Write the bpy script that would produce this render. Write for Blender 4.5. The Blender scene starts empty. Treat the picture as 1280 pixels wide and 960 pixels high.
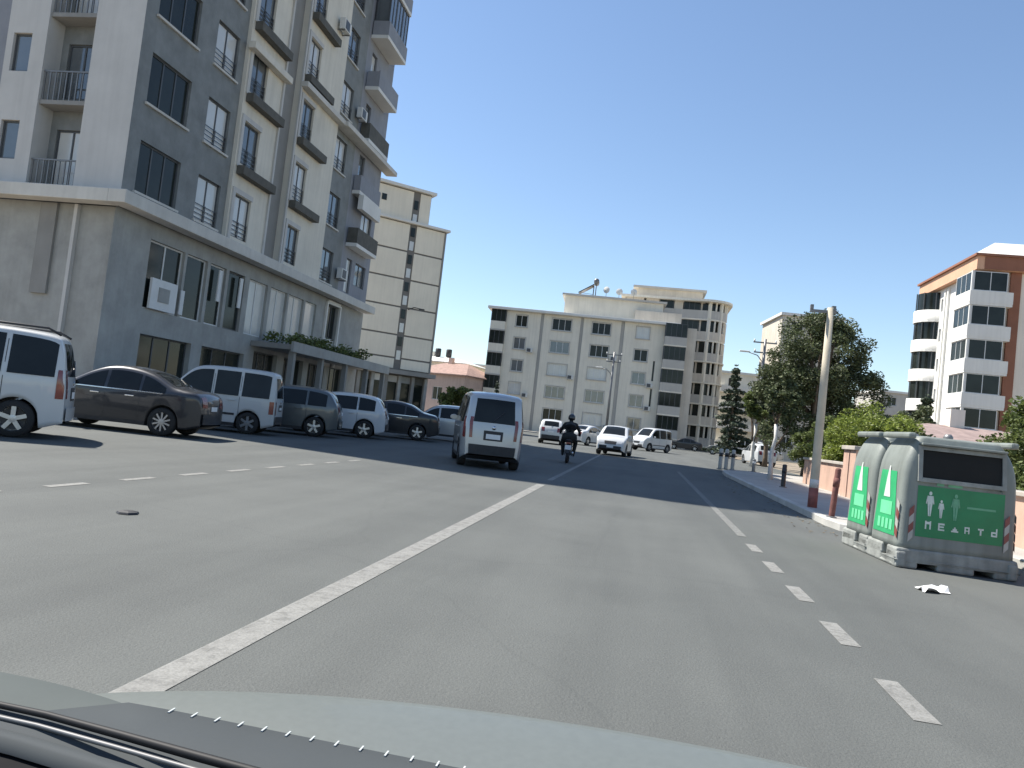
import bpy, bmesh, math, random
from mathutils import Vector, Matrix, noise as mnoise
S = bpy.context.scene
COL = S.collection
R = math.radians
random.seed(7)

# ------------------------------------------------------------------ camera
FPX, CH = 950.0, 1.25
yaw, pit, rol = R(9.97), R(2.69), R(6.5)
f0 = Vector((-math.sin(yaw), math.cos(yaw), 0)); r0 = Vector((math.cos(yaw), math.sin(yaw), 0)); zz = Vector((0, 0, 1))
fwd = f0*math.cos(pit) + zz*math.sin(pit); up0 = zz*math.cos(pit) - f0*math.sin(pit)
up = up0*math.cos(rol) - r0*math.sin(rol); rt = r0*math.cos(rol) + up0*math.sin(rol)
cd = bpy.data.cameras.new('camera'); cam = bpy.data.objects.new('camera', cd); COL.objects.link(cam)
M = Matrix.Identity(4)
for i in range(3):
    M[i][0] = rt[i]; M[i][1] = up[i]; M[i][2] = -fwd[i]; M[i][3] = (0, 0, CH)[i]
cam.matrix_world = M
cd.sensor_fit = 'HORIZONTAL'; cd.sensor_width = 36; cd.lens = 36*FPX/1280; cd.clip_start = .05; cd.clip_end = 6000
S.camera = cam

# ------------------------------------------------------------------ sky, sun, exposure
SUN_EL, SUN_AZ = R(55), R(14.5)           # sun stands to the left (-X) and a little ahead (+Y)
sdir = Vector((-math.cos(SUN_AZ)*math.cos(SUN_EL), math.sin(SUN_AZ)*math.cos(SUN_EL), math.sin(SUN_EL)))
w = bpy.data.worlds.new('World'); S.world = w; w.use_nodes = True
nt = w.node_tree; bg = nt.nodes['Background']
sky = nt.nodes.new('ShaderNodeTexSky'); sky.sky_type = 'NISHITA'; sky.sun_disc = False
sky.sun_elevation = SUN_EL; sky.sun_rotation = math.atan2(sdir.x, sdir.y)
sky.altitude = 600; sky.air_density = 1.12; sky.dust_density = .35; sky.ozone_density = 2.2
nt.links.new(sky.outputs[0], bg.inputs[0]); bg.inputs[1].default_value = 0.092
sl = bpy.data.lights.new('sun', 'SUN'); sl.energy = 4.6; sl.angle = R(.53); sl.color = (1, .95, .87)
so = bpy.data.objects.new('sun', sl); COL.objects.link(so); so.rotation_euler = sdir.to_track_quat('Z', 'Y').to_euler()
S.view_settings.view_transform = 'Standard'; S.view_settings.look = 'None'; S.view_settings.gamma = 1
S.view_settings.exposure = .98
S.render.resolution_x = 1024; S.render.resolution_y = 768

# ------------------------------------------------------------------ materials
MATS = {}
def mat(name, col, rough=.7, var=.12, scale=1.5, bump=0., bscale=40., metal=0., spec=.5, fine=0., coat=0., island=False, trans=0., streak=0.):
    if name in MATS: return MATS[name]
    m = bpy.data.materials.new(name); m.use_nodes = True; MATS[name] = m
    t = m.node_tree; b = t.nodes['Principled BSDF']; L = t.links.new
    b.inputs['Roughness'].default_value = rough; b.inputs['Metallic'].default_value = metal
    b.inputs['Specular IOR Level'].default_value = spec; b.inputs['Coat Weight'].default_value = coat
    b.inputs['Coat Roughness'].default_value = .06
    g = t.nodes.new('ShaderNodeNewGeometry')
    n = t.nodes.new('ShaderNodeTexNoise'); n.inputs['Scale'].default_value = scale; n.inputs['Detail'].default_value = 6
    n.inputs['Roughness'].default_value = .62; L(g.outputs['Position'], n.inputs['Vector'])
    src = n.outputs['Fac']
    if island: src = g.outputs['Random Per Island']
    r = t.nodes.new('ShaderNodeValToRGB'); lo, hi = (.3, .7) if not island else (0, 1)
    r.color_ramp.elements[0].position = lo; r.color_ramp.elements[1].position = hi
    r.color_ramp.elements[0].color = (*[c*(1-var) for c in col], 1); r.color_ramp.elements[1].color = (*[min(1, c*(1+var)) for c in col], 1)
    L(src, r.inputs[0]); out = r.outputs[0]
    if fine:
        n2 = t.nodes.new('ShaderNodeTexNoise'); n2.inputs['Scale'].default_value = 90; n2.inputs['Detail'].default_value = 3
        L(g.outputs['Position'], n2.inputs['Vector'])
        mr = t.nodes.new('ShaderNodeMapRange'); mr.inputs[1].default_value = .3; mr.inputs[2].default_value = .7
        mr.inputs[3].default_value = 1-fine; mr.inputs[4].default_value = 1+fine; L(n2.outputs['Fac'], mr.inputs[0])
        mx = t.nodes.new('ShaderNodeMix'); mx.data_type = 'RGBA'; mx.blend_type = 'MULTIPLY'; mx.inputs[0].default_value = 1
        L(out, mx.inputs[6]); L(mr.outputs[0], mx.inputs[7]); out = mx.outputs[2]
    if streak:                                   # rain streaks running down a wall
        mp = t.nodes.new('ShaderNodeMapping'); mp.inputs['Scale'].default_value = (3.4, 3.4, .16); L(g.outputs['Position'], mp.inputs['Vector'])
        n3 = t.nodes.new('ShaderNodeTexNoise'); n3.inputs['Scale'].default_value = 1.6; n3.inputs['Detail'].default_value = 5; L(mp.outputs[0], n3.inputs['Vector'])
        mr = t.nodes.new('ShaderNodeMapRange'); mr.inputs[1].default_value = .42; mr.inputs[2].default_value = .7
        mr.inputs[3].default_value = 1; mr.inputs[4].default_value = 1-streak; L(n3.outputs['Fac'], mr.inputs[0])
        mx = t.nodes.new('ShaderNodeMix'); mx.data_type = 'RGBA'; mx.blend_type = 'MULTIPLY'; mx.inputs[0].default_value = 1
        L(out, mx.inputs[6]); L(mr.outputs[0], mx.inputs[7]); out = mx.outputs[2]
    L(out, b.inputs['Base Color'])
    if bump:
        n4 = t.nodes.new('ShaderNodeTexNoise'); n4.inputs['Scale'].default_value = bscale; n4.inputs['Detail'].default_value = 4
        L(g.outputs['Position'], n4.inputs['Vector'])
        bp = t.nodes.new('ShaderNodeBump'); bp.inputs['Strength'].default_value = bump; bp.inputs['Distance'].default_value = .02
        L(n4.outputs['Fac'], bp.inputs['Height']); L(bp.outputs[0], b.inputs['Normal'])
    if trans:
        tr = t.nodes.new('ShaderNodeBsdfTranslucent'); L(out, tr.inputs[0])
        ms = t.nodes.new('ShaderNodeMixShader'); ms.inputs[0].default_value = trans
        o = t.nodes['Material Output']; L(b.outputs[0], ms.inputs[1]); L(tr.outputs[0], ms.inputs[2]); L(ms.outputs[0], o.inputs[0])
    return m

def asphalt(name, col, dark):
    m = bpy.data.materials.new(name); m.use_nodes = True; MATS[name] = m
    t = m.node_tree; b = t.nodes['Principled BSDF']; L = t.links.new
    g = t.nodes.new('ShaderNodeNewGeometry')
    def nz(sc, det, vec=None, ro=.6):
        n = t.nodes.new('ShaderNodeTexNoise'); n.inputs['Scale'].default_value = sc; n.inputs['Detail'].default_value = det; n.inputs['Roughness'].default_value = ro
        L(vec or g.outputs['Position'], n.inputs['Vector']); return n.outputs['Fac']
    def rng(s, a, b_, c, d):
        r = t.nodes.new('ShaderNodeMapRange'); r.inputs[1].default_value = a; r.inputs[2].default_value = b_; r.inputs[3].default_value = c; r.inputs[4].default_value = d; L(s, r.inputs[0]); return r.outputs[0]
    def mul(a, b_):
        r = t.nodes.new('ShaderNodeMath'); r.operation = 'MULTIPLY'; L(a, r.inputs[0]); L(b_, r.inputs[1]); return r.outputs[0]
    mp = t.nodes.new('ShaderNodeMapping'); mp.inputs['Scale'].default_value = (1.1, .09, 1); L(g.outputs['Position'], mp.inputs['Vector'])
    lane = rng(nz(1.0, 3, mp.outputs[0]), .35, .65, .80, 1.14)         # wheel tracks along the road
    blot = rng(nz(.35, 5), .3, .7, .74, 1.18)
    grit = rng(nz(160, 2), .3, .7, .72, 1.28)
    grit2 = rng(nz(34, 4, None, .75), .32, .68, .86, 1.14)
    vo = t.nodes.new('ShaderNodeTexVoronoi'); vo.feature = 'DISTANCE_TO_EDGE'; vo.inputs['Scale'].default_value = .32
    wv = t.nodes.new('ShaderNodeMix'); wv.data_type = 'VECTOR'; wv.inputs[0].default_value = .25
    nn = t.nodes.new('ShaderNodeTexNoise'); nn.inputs['Scale'].default_value = 1.4; nn.inputs['Detail'].default_value = 5; L(g.outputs['Position'], nn.inputs['Vector'])
    L(g.outputs['Position'], wv.inputs[4]); L(nn.outputs['Color'], wv.inputs[5]); L(wv.outputs[1], vo.inputs['Vector'])
    crack = rng(vo.outputs['Distance'], .0015, .006, .91, 1.0)
    stain = rng(nz(.8, 3), .62, .70, 1.0, .90)
    f = mul(mul(mul(mul(lane, blot), mul(grit, grit2)), crack), stain)
    mx = t.nodes.new('ShaderNodeMix'); mx.data_type = 'RGBA'; mx.inputs[6].default_value = (*dark, 1); mx.inputs[7].default_value = (*col, 1)
    L(rng(f, .45, 1.2, 0, 1), mx.inputs[0]); L(mx.outputs[2], b.inputs['Base Color'])
    b.inputs['Roughness'].default_value = .82; b.inputs['Specular IOR Level'].default_value = .35
    bp = t.nodes.new('ShaderNodeBump'); bp.inputs['Strength'].default_value = .55; bp.inputs['Distance'].default_value = .012
    L(nz(70, 3), bp.inputs['Height']); L(bp.outputs[0], b.inputs['Normal'])
    return m

def paintmark(name, col):
    m = mat(name, col, .75, .12, 3, fine=.18)
    t = m.node_tree; b = t.nodes['Principled BSDF']; L = t.links.new; o = t.nodes['Material Output']
    g = t.nodes.new('ShaderNodeNewGeometry'); n = t.nodes.new('ShaderNodeTexNoise'); n.inputs['Scale'].default_value = 11; n.inputs['Detail'].default_value = 8; n.inputs['Roughness'].default_value = .75
    L(g.outputs['Position'], n.inputs['Vector'])
    r = t.nodes.new('ShaderNodeMapRange'); r.inputs[1].default_value = .34; r.inputs[2].default_value = .52; r.inputs[3].default_value = .55; r.inputs[4].default_value = .88; L(n.outputs['Fac'], r.inputs[0])
    tp = t.nodes.new('ShaderNodeBsdfTransparent'); ms = t.nodes.new('ShaderNodeMixShader')
    L(r.outputs[0], ms.inputs[0]); L(tp.outputs[0], ms.inputs[1]); L(b.outputs[0], ms.inputs[2]); L(ms.outputs[0], o.inputs[0])
    return m

ASPH = asphalt('asphalt', (.110, .1155, .108), (.065, .069, .066))
MARK = paintmark('road_paint', (.235, .232, .215))
GRND = mat('dry_ground', (.23, .19, .14), .9, .3, .4, bump=.3, fine=.2)
PAVE = mat('pavement_concrete', (.36, .34, .31), .85, .15, .9, bump=.15, fine=.12)
KERB = mat('kerb_concrete', (.42, .41, .38), .85, .2, 1.2, bump=.2, fine=.12)
BEIGE = mat('beige_render', (.66,.62,.53), .85, .08, .7, bump=.15, streak=0.088)
LIGHTP = mat('pale_grey_render', (.52,.51,.485), .85, .07, .7, bump=.12, streak=0.066)
SLATE = mat('slate_cladding', (.20,.21,.205), .7, .18, 1.6, bump=.35, bscale=14, streak=0.055)
BLUESL = mat('blue_grey_render', (.255,.265,.29), .75, .1, 1.2, bump=.15, streak=0.066)
PIER = mat('dark_grey_render', (.25,.245,.23), .8, .1, 1, bump=.12, streak=0.055)
STONE = mat('ground_floor_stone', (.32,.32,.30), .7, .16, 1.3, bump=.15, streak=0.077)
LEDGE = mat('ledge_concrete', (.56,.54,.49), .85, .1, 1, bump=.1, streak=0.077)
PLANT = mat('planter_board', (.10,.095,.08), .8, .2, 3, bump=.2)
SOFFIT = mat('white_soffit', (.68,.67,.63), .8, .06, 1)
GLASS = mat('window_glass', (.10, .115, .125), .04, .3, .35, spec=.9, coat=.6)
GLASSD = mat('dark_window_glass', (.02, .025, .022), .1, .4, .5, spec=.28)
CURTSKY = mat('curtain_sky_glass', (.56,.56,.53), .18, .07, 1.2, spec=.7, coat=.5)  # pale base colour carries curtains and painted-in sky reflection
FRAMED = mat('dark_window_frame', (.07, .075, .08), .45, .1, 3)
FRAMEW = mat('white_window_frame', (.62, .63, .62), .45, .06, 3)
CREAM = mat('cream_render', (.74,.69,.58), .85, .07, .5, bump=.1, streak=0.088)
CREAM2 = mat('cream_panel', (.76,.70,.58), .85, .06, .4, bump=.08, streak=0.055)
GROOVE = mat('panel_joint_grey', (.17, .16, .145), .85, .1, 1)
TAUPE = mat('taupe_render', (.58,.53,.45), .85, .1, .6, bump=.1, streak=0.110)
GREYBAND = mat('grey_band_render', (.46,.44,.40), .85, .08, .6, streak=0.055)
WHITEB = mat('white_render', (.74, .73, .69), .8, .05, .4, bump=.08, streak=0.066)
OFFW = mat('offwhite_side_render', (.76,.70,.61), .8, .06, .4, bump=.08, streak=0.055)
REDBR = mat('red_brown_trim', (.27, .115, .07), .8, .12, .8, streak=0.055)
PEACH = mat('peach_fascia', (.62, .36, .23), .8, .1, .6)
PINKW = mat('pink_render', (.50,.37,.31), .85, .1, .6, bump=.1, streak=0.083)
TILE = mat('roof_tile', (.30,.195,.16), .85, .25, 2.5, bump=.3, bscale=6)
TILEG = mat('roof_tile_grey', (.27,.20,.18), .85, .25, 2.5, bump=.3, bscale=6)
WALLP = mat('garden_wall_plaster', (.50,.33,.25), .88, .16, 1.1, bump=.25, streak=.08)
COPING = mat('coping_stone', (.42, .38, .33), .85, .15, 2, bump=.2)
CONC = mat('pole_concrete', (.50,.44,.34), .85, .15, 2.5, bump=.2, streak=0.110)
METALG = mat('grey_steel', (.20, .20, .20), .5, .15, 3, metal=.6)
DARKM = mat('black_metal', (.025, .025, .027), .45, .2, 4)
BARK = mat('bark', (.13, .095, .065), .9, .35, 9, bump=.8, bscale=22)
WHITEWASH = mat('whitewashed_bark', (.62, .60, .56), .9, .15, 6, bump=.6, bscale=22)
LEAFD = mat('leaf_dark', (.085,.105,.045), .65, .55, island=True, trans=.22)
LEAFB = mat('leaf_bluegreen', (.052,.07,.042), .65, .5, island=True, trans=.15)
LEAFM = mat('leaf_mid', (.11,.14,.04), .6, .5, island=True, trans=.3)
LEAFL = mat('leaf_bright', (.19,.235,.045), .55, .5, island=True, trans=.38)
TYRE = mat('tyre_rubber', (.018, .018, .018), .85, .3, 8)
RIM = mat('alloy_rim', (.48, .49, .50), .32, .08, 8, metal=.8)
STEELR = mat('steel_wheel', (.20, .205, .21), .45, .2, 8, metal=.5)
BLACKP = mat('black_plastic', (.026, .026, .028), .6, .25, 6, bump=.1, bscale=200)
CGLASS = mat('car_glass', (.010, .012, .012), .05, .3, 2, spec=.32)
TAIL = mat('tail_lamp_red', (.17,.016,.014), .2, .15, 6, coat=.8)
HEADL = mat('head_lamp_clear', (.60, .62, .63), .12, .1, 9, coat=.8)
PLATE = mat('number_plate_white', (.70, .70, .69), .5, .05, 9)
CHROME = mat('chrome_trim', (.62, .63, .64), .18, .05, 5, metal=1)
def paint(n, c, metal=.35, coat=.8, rough=.38): return mat(n, c, rough, .035, 1.2, metal=metal, coat=coat, fine=.02)
P_WHITE = paint('paint_white', (.52, .53, .53), 0.); P_SILV = paint('paint_silver', (.42, .43, .435), .55)
P_PURP = paint('paint_dark_aubergine', (.030, .031, .036), .4); P_GREY = paint('paint_grey_green', (.11, .12, .12), .5)
P_NAVY = paint('paint_navy', (.025, .03, .045), .3); P_BLACK = paint('paint_black', (.014, .015, .018), .2)
P_OLDW = paint('paint_dusty_silver_white', (.46, .465, .455), .1, .4, .5)

# ------------------------------------------------------------------ mesh helpers
class MB:
    def __init__(s): s.v = []; s.f = []; s.mi = []; s.cur = 0
    def face(s, pts):
        b = len(s.v); s.v += [tuple(p) for p in pts]; s.f.append(tuple(range(b, b+len(pts)))); s.mi.append(s.cur)
    def box(s, x0, x1, y0, y1, z0, z1, m=None):
        c = [(x0,y0,z0),(x1,y0,z0),(x1,y1,z0),(x0,y1,z0),(x0,y0,z1),(x1,y0,z1),(x1,y1,z1),(x0,y1,z1)]
        if m is not None: c = [tuple(m @ Vector(p)) for p in c]
        b = len(s.v); s.v += c
        for q in ((0,3,2,1),(4,5,6,7),(0,1,5,4),(1,2,6,5),(2,3,7,6),(3,0,4,7)): s.f.append(tuple(b+i for i in q)); s.mi.append(s.cur)
        return s
    def ring(s, rings, cap=True, close=True):
        n = len(rings[0]); b = len(s.v)
        for r in rings: s.v += [tuple(p) for p in r]
        for i in range(len(rings)-1):
            for j in range(n if close else n-1):
                k = (j+1) % n
                s.f.append((b+i*n+j, b+i*n+k, b+(i+1)*n+k, b+(i+1)*n+j)); s.mi.append(s.cur)
        if cap and close:
            s.f.append(tuple(b+j for j in reversed(range(n)))); s.mi.append(s.cur)
            e = b+(len(rings)-1)*n; s.f.append(tuple(e+j for j in range(n))); s.mi.append(s.cur)
        return s
    def tube(s, pts, rad, n=8, cap=True):
        pts = [Vector(p) for p in pts]
        if not isinstance(rad, (list, tuple)): rad = [rad]*len(pts)
        rings = []
        for i, p in enumerate(pts):
            d = (pts[min(i+1, len(pts)-1)] - pts[max(i-1, 0)]).normalized()
            a = Vector((0,0,1)) if abs(d.z) < .9 else Vector((1,0,0))
            u = d.cross(a).normalized(); v = d.cross(u).normalized()
            rings.append([p + (u*math.cos(2*math.pi*k/n) + v*math.sin(2*math.pi*k/n))*rad[i] for k in range(n)])
        return s.ring(rings, cap)
    def lathe(s, prof, n=20, axis='Y', c=(0,0,0), cap=True):
        rings = []
        for (r, h) in prof:
            rg = []
            for k in range(n):
                a = 2*math.pi*k/n
                p = (r*math.cos(a), h, r*math.sin(a)) if axis == 'Y' else (r*math.cos(a), r*math.sin(a), h)
                rg.append((p[0]+c[0], p[1]+c[1], p[2]+c[2]))
            rings.append(rg)
        return s.ring(rings, cap)
    def grid(s, rows):
        return s.ring(rows, False, False)
    def prism(s, poly, d0, d1, plane='XZ'):
        def mk(p, d): return (p[0], d, p[1]) if plane == 'XZ' else ((d, p[0], p[1]) if plane == 'YZ' else (p[0], p[1], d))
        return s.ring([[mk(p, d0) for p in poly], [mk(p, d1) for p in poly]], True)
    def mesh(s, name, mats, smooth=False):
        me = bpy.data.meshes.new(name); me.from_pydata(s.v, [], s.f)
        for m in (mats if isinstance(mats, (list, tuple)) else [mats]): me.materials.append(m)
        me.polygons.foreach_set('material_index', s.mi)
        if smooth: me.polygons.foreach_set('use_smooth', [True]*len(s.f))
        bm = bmesh.new(); bm.from_mesh(me); bmesh.ops.remove_doubles(bm, verts=bm.verts, dist=1e-5)
        bmesh.ops.recalc_face_normals(bm, faces=bm.faces); bm.to_mesh(me); bm.free(); me.update()
        return me
    def build(s, name, mats, parent=None, smooth=False, loc=None, rz=0., bevel=0.):
        return link(name, s.mesh(name, mats, smooth), parent, loc, rz, bevel)
def link(name, me, parent=None, loc=None, rz=0., bevel=0.):
    o = bpy.data.objects.new(name, me); COL.objects.link(o)
    if parent: o.parent = parent
    if loc is not None: o.location = loc
    o.rotation_euler.z = rz
    if bevel:
        b = o.modifiers.new('bevel', 'BEVEL'); b.width = bevel; b.segments = 2; b.limit_method = 'ANGLE'
    return o
def tag(o, label, cat, group=None):
    o['label'] = label; o['category'] = cat
    if group: o['group'] = group
    return o
def thing(name, label, cat, loc=(0,0,0), rz=0., group=None):
    o = bpy.data.objects.new(name, None); COL.objects.link(o); o.location = loc; o.rotation_euler.z = rz; o.empty_display_size = .3
    return tag(o, label, cat, group)
def struct(o, kind='structure'): o['kind'] = kind; return o
def sheet(name, pts, z, m, parent=None):
    b = MB(); b.face([(p[0], p[1], z) for p in pts]); return b.build(name, m, parent)

# ------------------------------------------------------------------ windows and walls with real openings
WC = {}
def window(parent, pos, rz, w_, h_, style='double', fm=FRAMED, gm=GLASS, name='window'):
    """frame standing in an opening; local x along the wall, y inwards, z up; each pane a sub-part"""
    key = (round(w_,2), round(h_,2), style, fm.name)
    if key not in WC:
        b = MB(); t = .06 if h_ > 1 else .045; d0, d1 = .0, .07
        b.box(0, w_, d0, d1, 0, t); b.box(0, w_, d0, d1, h_-t, h_); b.box(0, t, d0+.002, d1-.002, t, h_-t); b.box(w_-t, w_, d0+.002, d1-.002, t, h_-t)
        cells = []
        if style == 'single': cells = [(t, w_-t)]
        else:
            k = {'double': 2, 'rail': 2, 'triple': 3, 'quad': 4}[style]
            xs = [t + (w_-2*t)*i/k for i in range(k+1)]
            for x in xs[1:-1]: b.box(x-.03, x+.03, d0+.004, d1-.004, t, h_-t)
            cells = [(xs[i]+(.03 if i else 0), xs[i+1]-(.03 if i < k-1 else 0)) for i in range(k)]
        if style == 'rail':
            for i in range(4): b.box(.01, w_-.01, -.05, -.025, .12+i*.17, .145+i*.17)
            for x in (.03, w_/2, w_-.03): b.box(x-.012, x+.012, -.048, -.028, .02, .68)
        me = b.mesh(name+'_frame', fm)
        ps = []
        for (xa, xb) in cells:
            p = MB(); p.box(xa, xb, .03, .04, t, h_-t); ps.append(p.mesh('pane', gm))
        WC[key] = (me, ps)
    me, ps = WC[key]
    o = link(name, me, parent, pos, rz)
    for p in ps:
        c = link('pane', p, o)
        if gm is not p.materials[0]:
            c.material_slots[0].link = 'OBJECT'; c.material_slots[0].material = gm
    return o
def wall_mesh(mb, O, U, W, z0, z1, holes=(), depth=.2):
    """wall face from O along U (seen from outside, U runs to the right) with openings (x0,x1,z0,z1) and reveals"""
    U = Vector((U[0], U[1], 0)).normalized(); I = Vector((-U.y, U.x, 0))
    def P(x, z, d=0): p = Vector((O[0], O[1], 0)) + U*x + I*d; return (p.x, p.y, z)
    xs = sorted({0, W, *[h[0] for h in holes], *[h[1] for h in holes]}); zs = sorted({z0, z1, *[h[2] for h in holes], *[h[3] for h in holes]})
    for i in range(len(xs)-1):
        for j in range(len(zs)-1):
            cx, cz = (xs[i]+xs[i+1])/2, (zs[j]+zs[j+1])/2
            if any(h[0] < cx < h[1] and h[2] < cz < h[3] for h in holes): continue
            mb.face([P(xs[i], zs[j]), P(xs[i+1], zs[j]), P(xs[i+1], zs[j+1]), P(xs[i], zs[j+1])])
    for (a, b, c, d) in holes:
        mb.face([P(a,c), P(b,c), P(b,c,depth), P(a,c,depth)]); mb.face([P(a,d), P(b,d), P(b,d,depth), P(a,d,depth)])
        mb.face([P(a,c), P(a,d), P(a,d,depth), P(a,c,depth)]); mb.face([P(b,c), P(b,d), P(b,d,depth), P(b,c,depth)])
def obox(mb, O, U, x0, x1, d0, d1, z0, z1):
    """box in wall coordinates: x along the wall, d outwards"""
    U = Vector((U[0], U[1], 0)).normalized(); I = Vector((-U.y, U.x, 0))
    m = Matrix(((U.x, I.x, 0, O[0]), (U.y, I.y, 0, O[1]), (0, 0, 1, 0), (0, 0, 0, 1)))
    return mb.box(x0, x1, -d1, -d0, z0, z1, m)
def wpos(O, U, x, z, d=0):
    U = Vector((U[0], U[1], 0)).normalized(); I = Vector((-U.y, U.x, 0)); p = Vector((O[0], O[1], 0)) + U*x + I*d
    return (p.x, p.y, z)
def wang(U): return math.atan2(U[1], U[0])

# ================================================================== SETTING
g = MB(); g.face([(-700,-300,-.03),(900,-300,-.03),(900,1500,-.03),(-700,1500,-.03)]); struct(g.build('ground', GRND))
# one asphalt sheet: carriageway, left parking apron, junction ahead
b = MB(); b.face([(-14.4,-40,0),(9,-40,0),(9,5.0,0),(9,90,0),(60,110,0),(60,125,0),(-60,95,0),(-60,75,0),(-14.4,60,0)])
road = struct(b.build('road', ASPH))
def strip(name, x0, y0, x1, y1, wd, parent=road):
    d = Vector((x1-x0, y1-y0, 0)); n = Vector((-d.y, d.x, 0)).normalized()*wd/2
    k = max(1, int(d.length/2)); b = MB(); rows = []
    for i in range(k+1):
        p = Vector((x0, y0, .004)) + d*i/k; j = .006*math.sin(i*2.3+x0)
        rows.append([p-n*(1+j), p+n*(1+j)])
    b.grid(rows); return b.build(name, MARK, parent)
strip('solid_lane_line', -1.84, -6, -1.90, 15.6, .17)
strip('solid_lane_line', -1.9, 17, -1.9, 40, .12)
y = 2.75
while y < 10.5: strip('lane_dash', 1.53, y, 1.53, y+.66, .13); y += 1.38
strip('worn_lane_line', 1.53, 11.1, 1.55, 30, .12).data.materials[0] = paintmark('worn_road_paint', (.185, .185, .172))
y = 3.6
while y < 16: strip('lane_dash', -6.05+.012*(y-8), y, -6.05+.012*(y-7.4), y+.58, .11); y += 1.17
# right pavement with kerb, recessed bay for the bins
kx = [(5.35,-40),(5.35,12.4),(5.2,12.9),(4.6,13.3),(3.85,13.5),(3.5,13.9),(3.42,14.6),(3.42,31),(3.6,34),(4.2,36),(5.5,37.4),(7.2,38),(9,38.2)]
b = MB(); top = [(x, y, .12) for x, y in kx] + [(6.5,38.2,.12),(6.5,-40,.12)]
rows = [[(x, y, .0) for x, y in kx], [(x, y, .115) for x, y in kx], [(x+.02, y+.0, .13) for x, y in kx], [(x+.15, y-(.1 if y > 33 else 0), .13) for x, y in kx]]
b.grid(rows); struct(b.build('kerb', KERB, None))
b = MB(); b.face([(x+.14, y-(.09 if y > 33 else 0), .122) for x, y in kx[:-1]] + [(9,37.9,.122),(6.6,30,.122),(6.6,-40,.122)]); struct(b.build('pavement', PAVE))
# left pavement in front of the buildings
b = MB(); b.box(-16.95,-14.3,6,62,-.02,.14); struct(b.build('pavement', PAVE))
b = MB(); b.box(-14.3,-14.12,6,62,-.02,.15); struct(b.build('kerb', KERB))
# far side of the junction
b = MB(); b.box(-45,8.5,92.5,97,-.02,.13, Matrix.Rotation(R(2.5),4,'Z')); struct(b.build('pavement', PAVE))
sheet('garden_ground', [(6.65,-40),(60,-40),(60,100),(9.05,80),(9.05,38),(6.65,38)], -.012, GRND)['kind'] = 'structure'

# ================================================================== LEFT TOWER BLOCK
XF, Y0, Y1, ZL, ST, NS = -17.0, 21.3, 43.2, 7.0, 2.95, 9
ZR = ZL + ST*NS
tb = thing('tall_apartment_building', 'tall grey and beige apartment block with dark planter sills above shops', 'building', (XF-5, (Y0+Y1)/2, 0))
def off(o): o.matrix_parent_inverse = Matrix.Translation((-(XF-5), -(Y0+Y1)/2, 0)); return o
def tpart(mb, name, m, **k): return off(mb.build(name, m, tb, **k))
rnd = random.Random(3)
def pick(gs): return gs[rnd.randrange(len(gs))]
SU = (0, 1)
# bays of the street front: (y from, y to, proud of XF, material, windows (y, width, style))
bays = [(21.3, 27.15, 0., SLATE, [(21.9,2.2,'dark'),(25.2,1.5,'rail')]), (27.15, 30.2, .16, BEIGE, [(27.45,1.3,'rail')]),
        (30.2, 31.6, -.12, PIER, []), (31.6, 36.0, .16, BEIGE, [(32.0,1.25,'rail')]), (36.0, 38.8, 0., SLATE, [(36.3,1.45,'rail')]),
        (38.8, 43.2, -.06, BLUESL, [])]
for bi, (ya, yb, pr, m, wins) in enumerate(bays):
    b = MB(); holes = []; O = (XF+pr, ya)
    for k in range(NS):
        for (wy, ww, st) in wins: holes.append((wy-ya, wy-ya+ww, ZL+.28+k*ST, ZL+1.98+k*ST))
    if bi == 5:
        for k in range(NS):
            if k in (0, 2, 3, 4): holes.append((39.7-ya, 40.5-ya, ZL+.28+k*ST, ZL+2.2+k*ST))
            if k in (0, 1): holes.append((41.0-ya, 42.6-ya, ZL+.9+k*ST, ZL+2.2+k*ST))
    wall_mesh(b, O, SU, yb-ya, ZL, ZR, holes, .16)
    if pr > 0:                                                    # returns of the proud bays
        for yy in (0, yb-ya): b.face([wpos(O, SU, yy, ZL), wpos(O, SU, yy, ZL, .34), wpos(O, SU, yy, ZR, .34), wpos(O, SU, yy, ZR)])
    tpart(b, 'wall', m)
    for (xa, xb, za, zb) in holes:
        st = 'triple' if xb-xa > 2 else ('rail' if xb-xa > 1 and bi < 5 else ('double' if xb-xa > 1 else 'single'))
        off(window(tb, wpos(O, SU, xa, za, .10), wang(SU), xb-xa, zb-za, st, FRAMED, GLASSD if xb-xa > 2 else pick([GLASS, CURTSKY, CURTSKY, GLASS])))
    if pr > 0:                                                    # pale surrounds and dark planter sills
        for k in range(NS):
            for (wy, ww, st) in wins:
                b = MB(); x0 = wy-ya
                obox(b, O, SU, x0-.2, x0-.02, .002, .06, ZL+.1+k*ST, ZL+2.2+k*ST); obox(b, O, SU, x0-.02, x0+ww+.02, .002, .06, ZL+2.0+k*ST, ZL+2.2+k*ST)
                tpart(b, 'window_surround', LIGHTP)
                if k:
                    b = MB(); obox(b, O, SU, x0-.12, min(x0+ww+1.25, yb-ya-.1), .004, .34, ZL-.22+k*ST, ZL+.14+k*ST)
                    tpart(b, 'planter_box', PLANT, bevel=.015)
    else:
        for (wy, ww, st) in wins:
            for k in range(NS):
                b = MB(); obox(b, O, SU, wy-ya-.08, wy-ya+ww+.08, .004, .09, ZL+.2+k*ST, ZL+.278+k*ST); tpart(b, 'window_sill', LEDGE)
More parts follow.
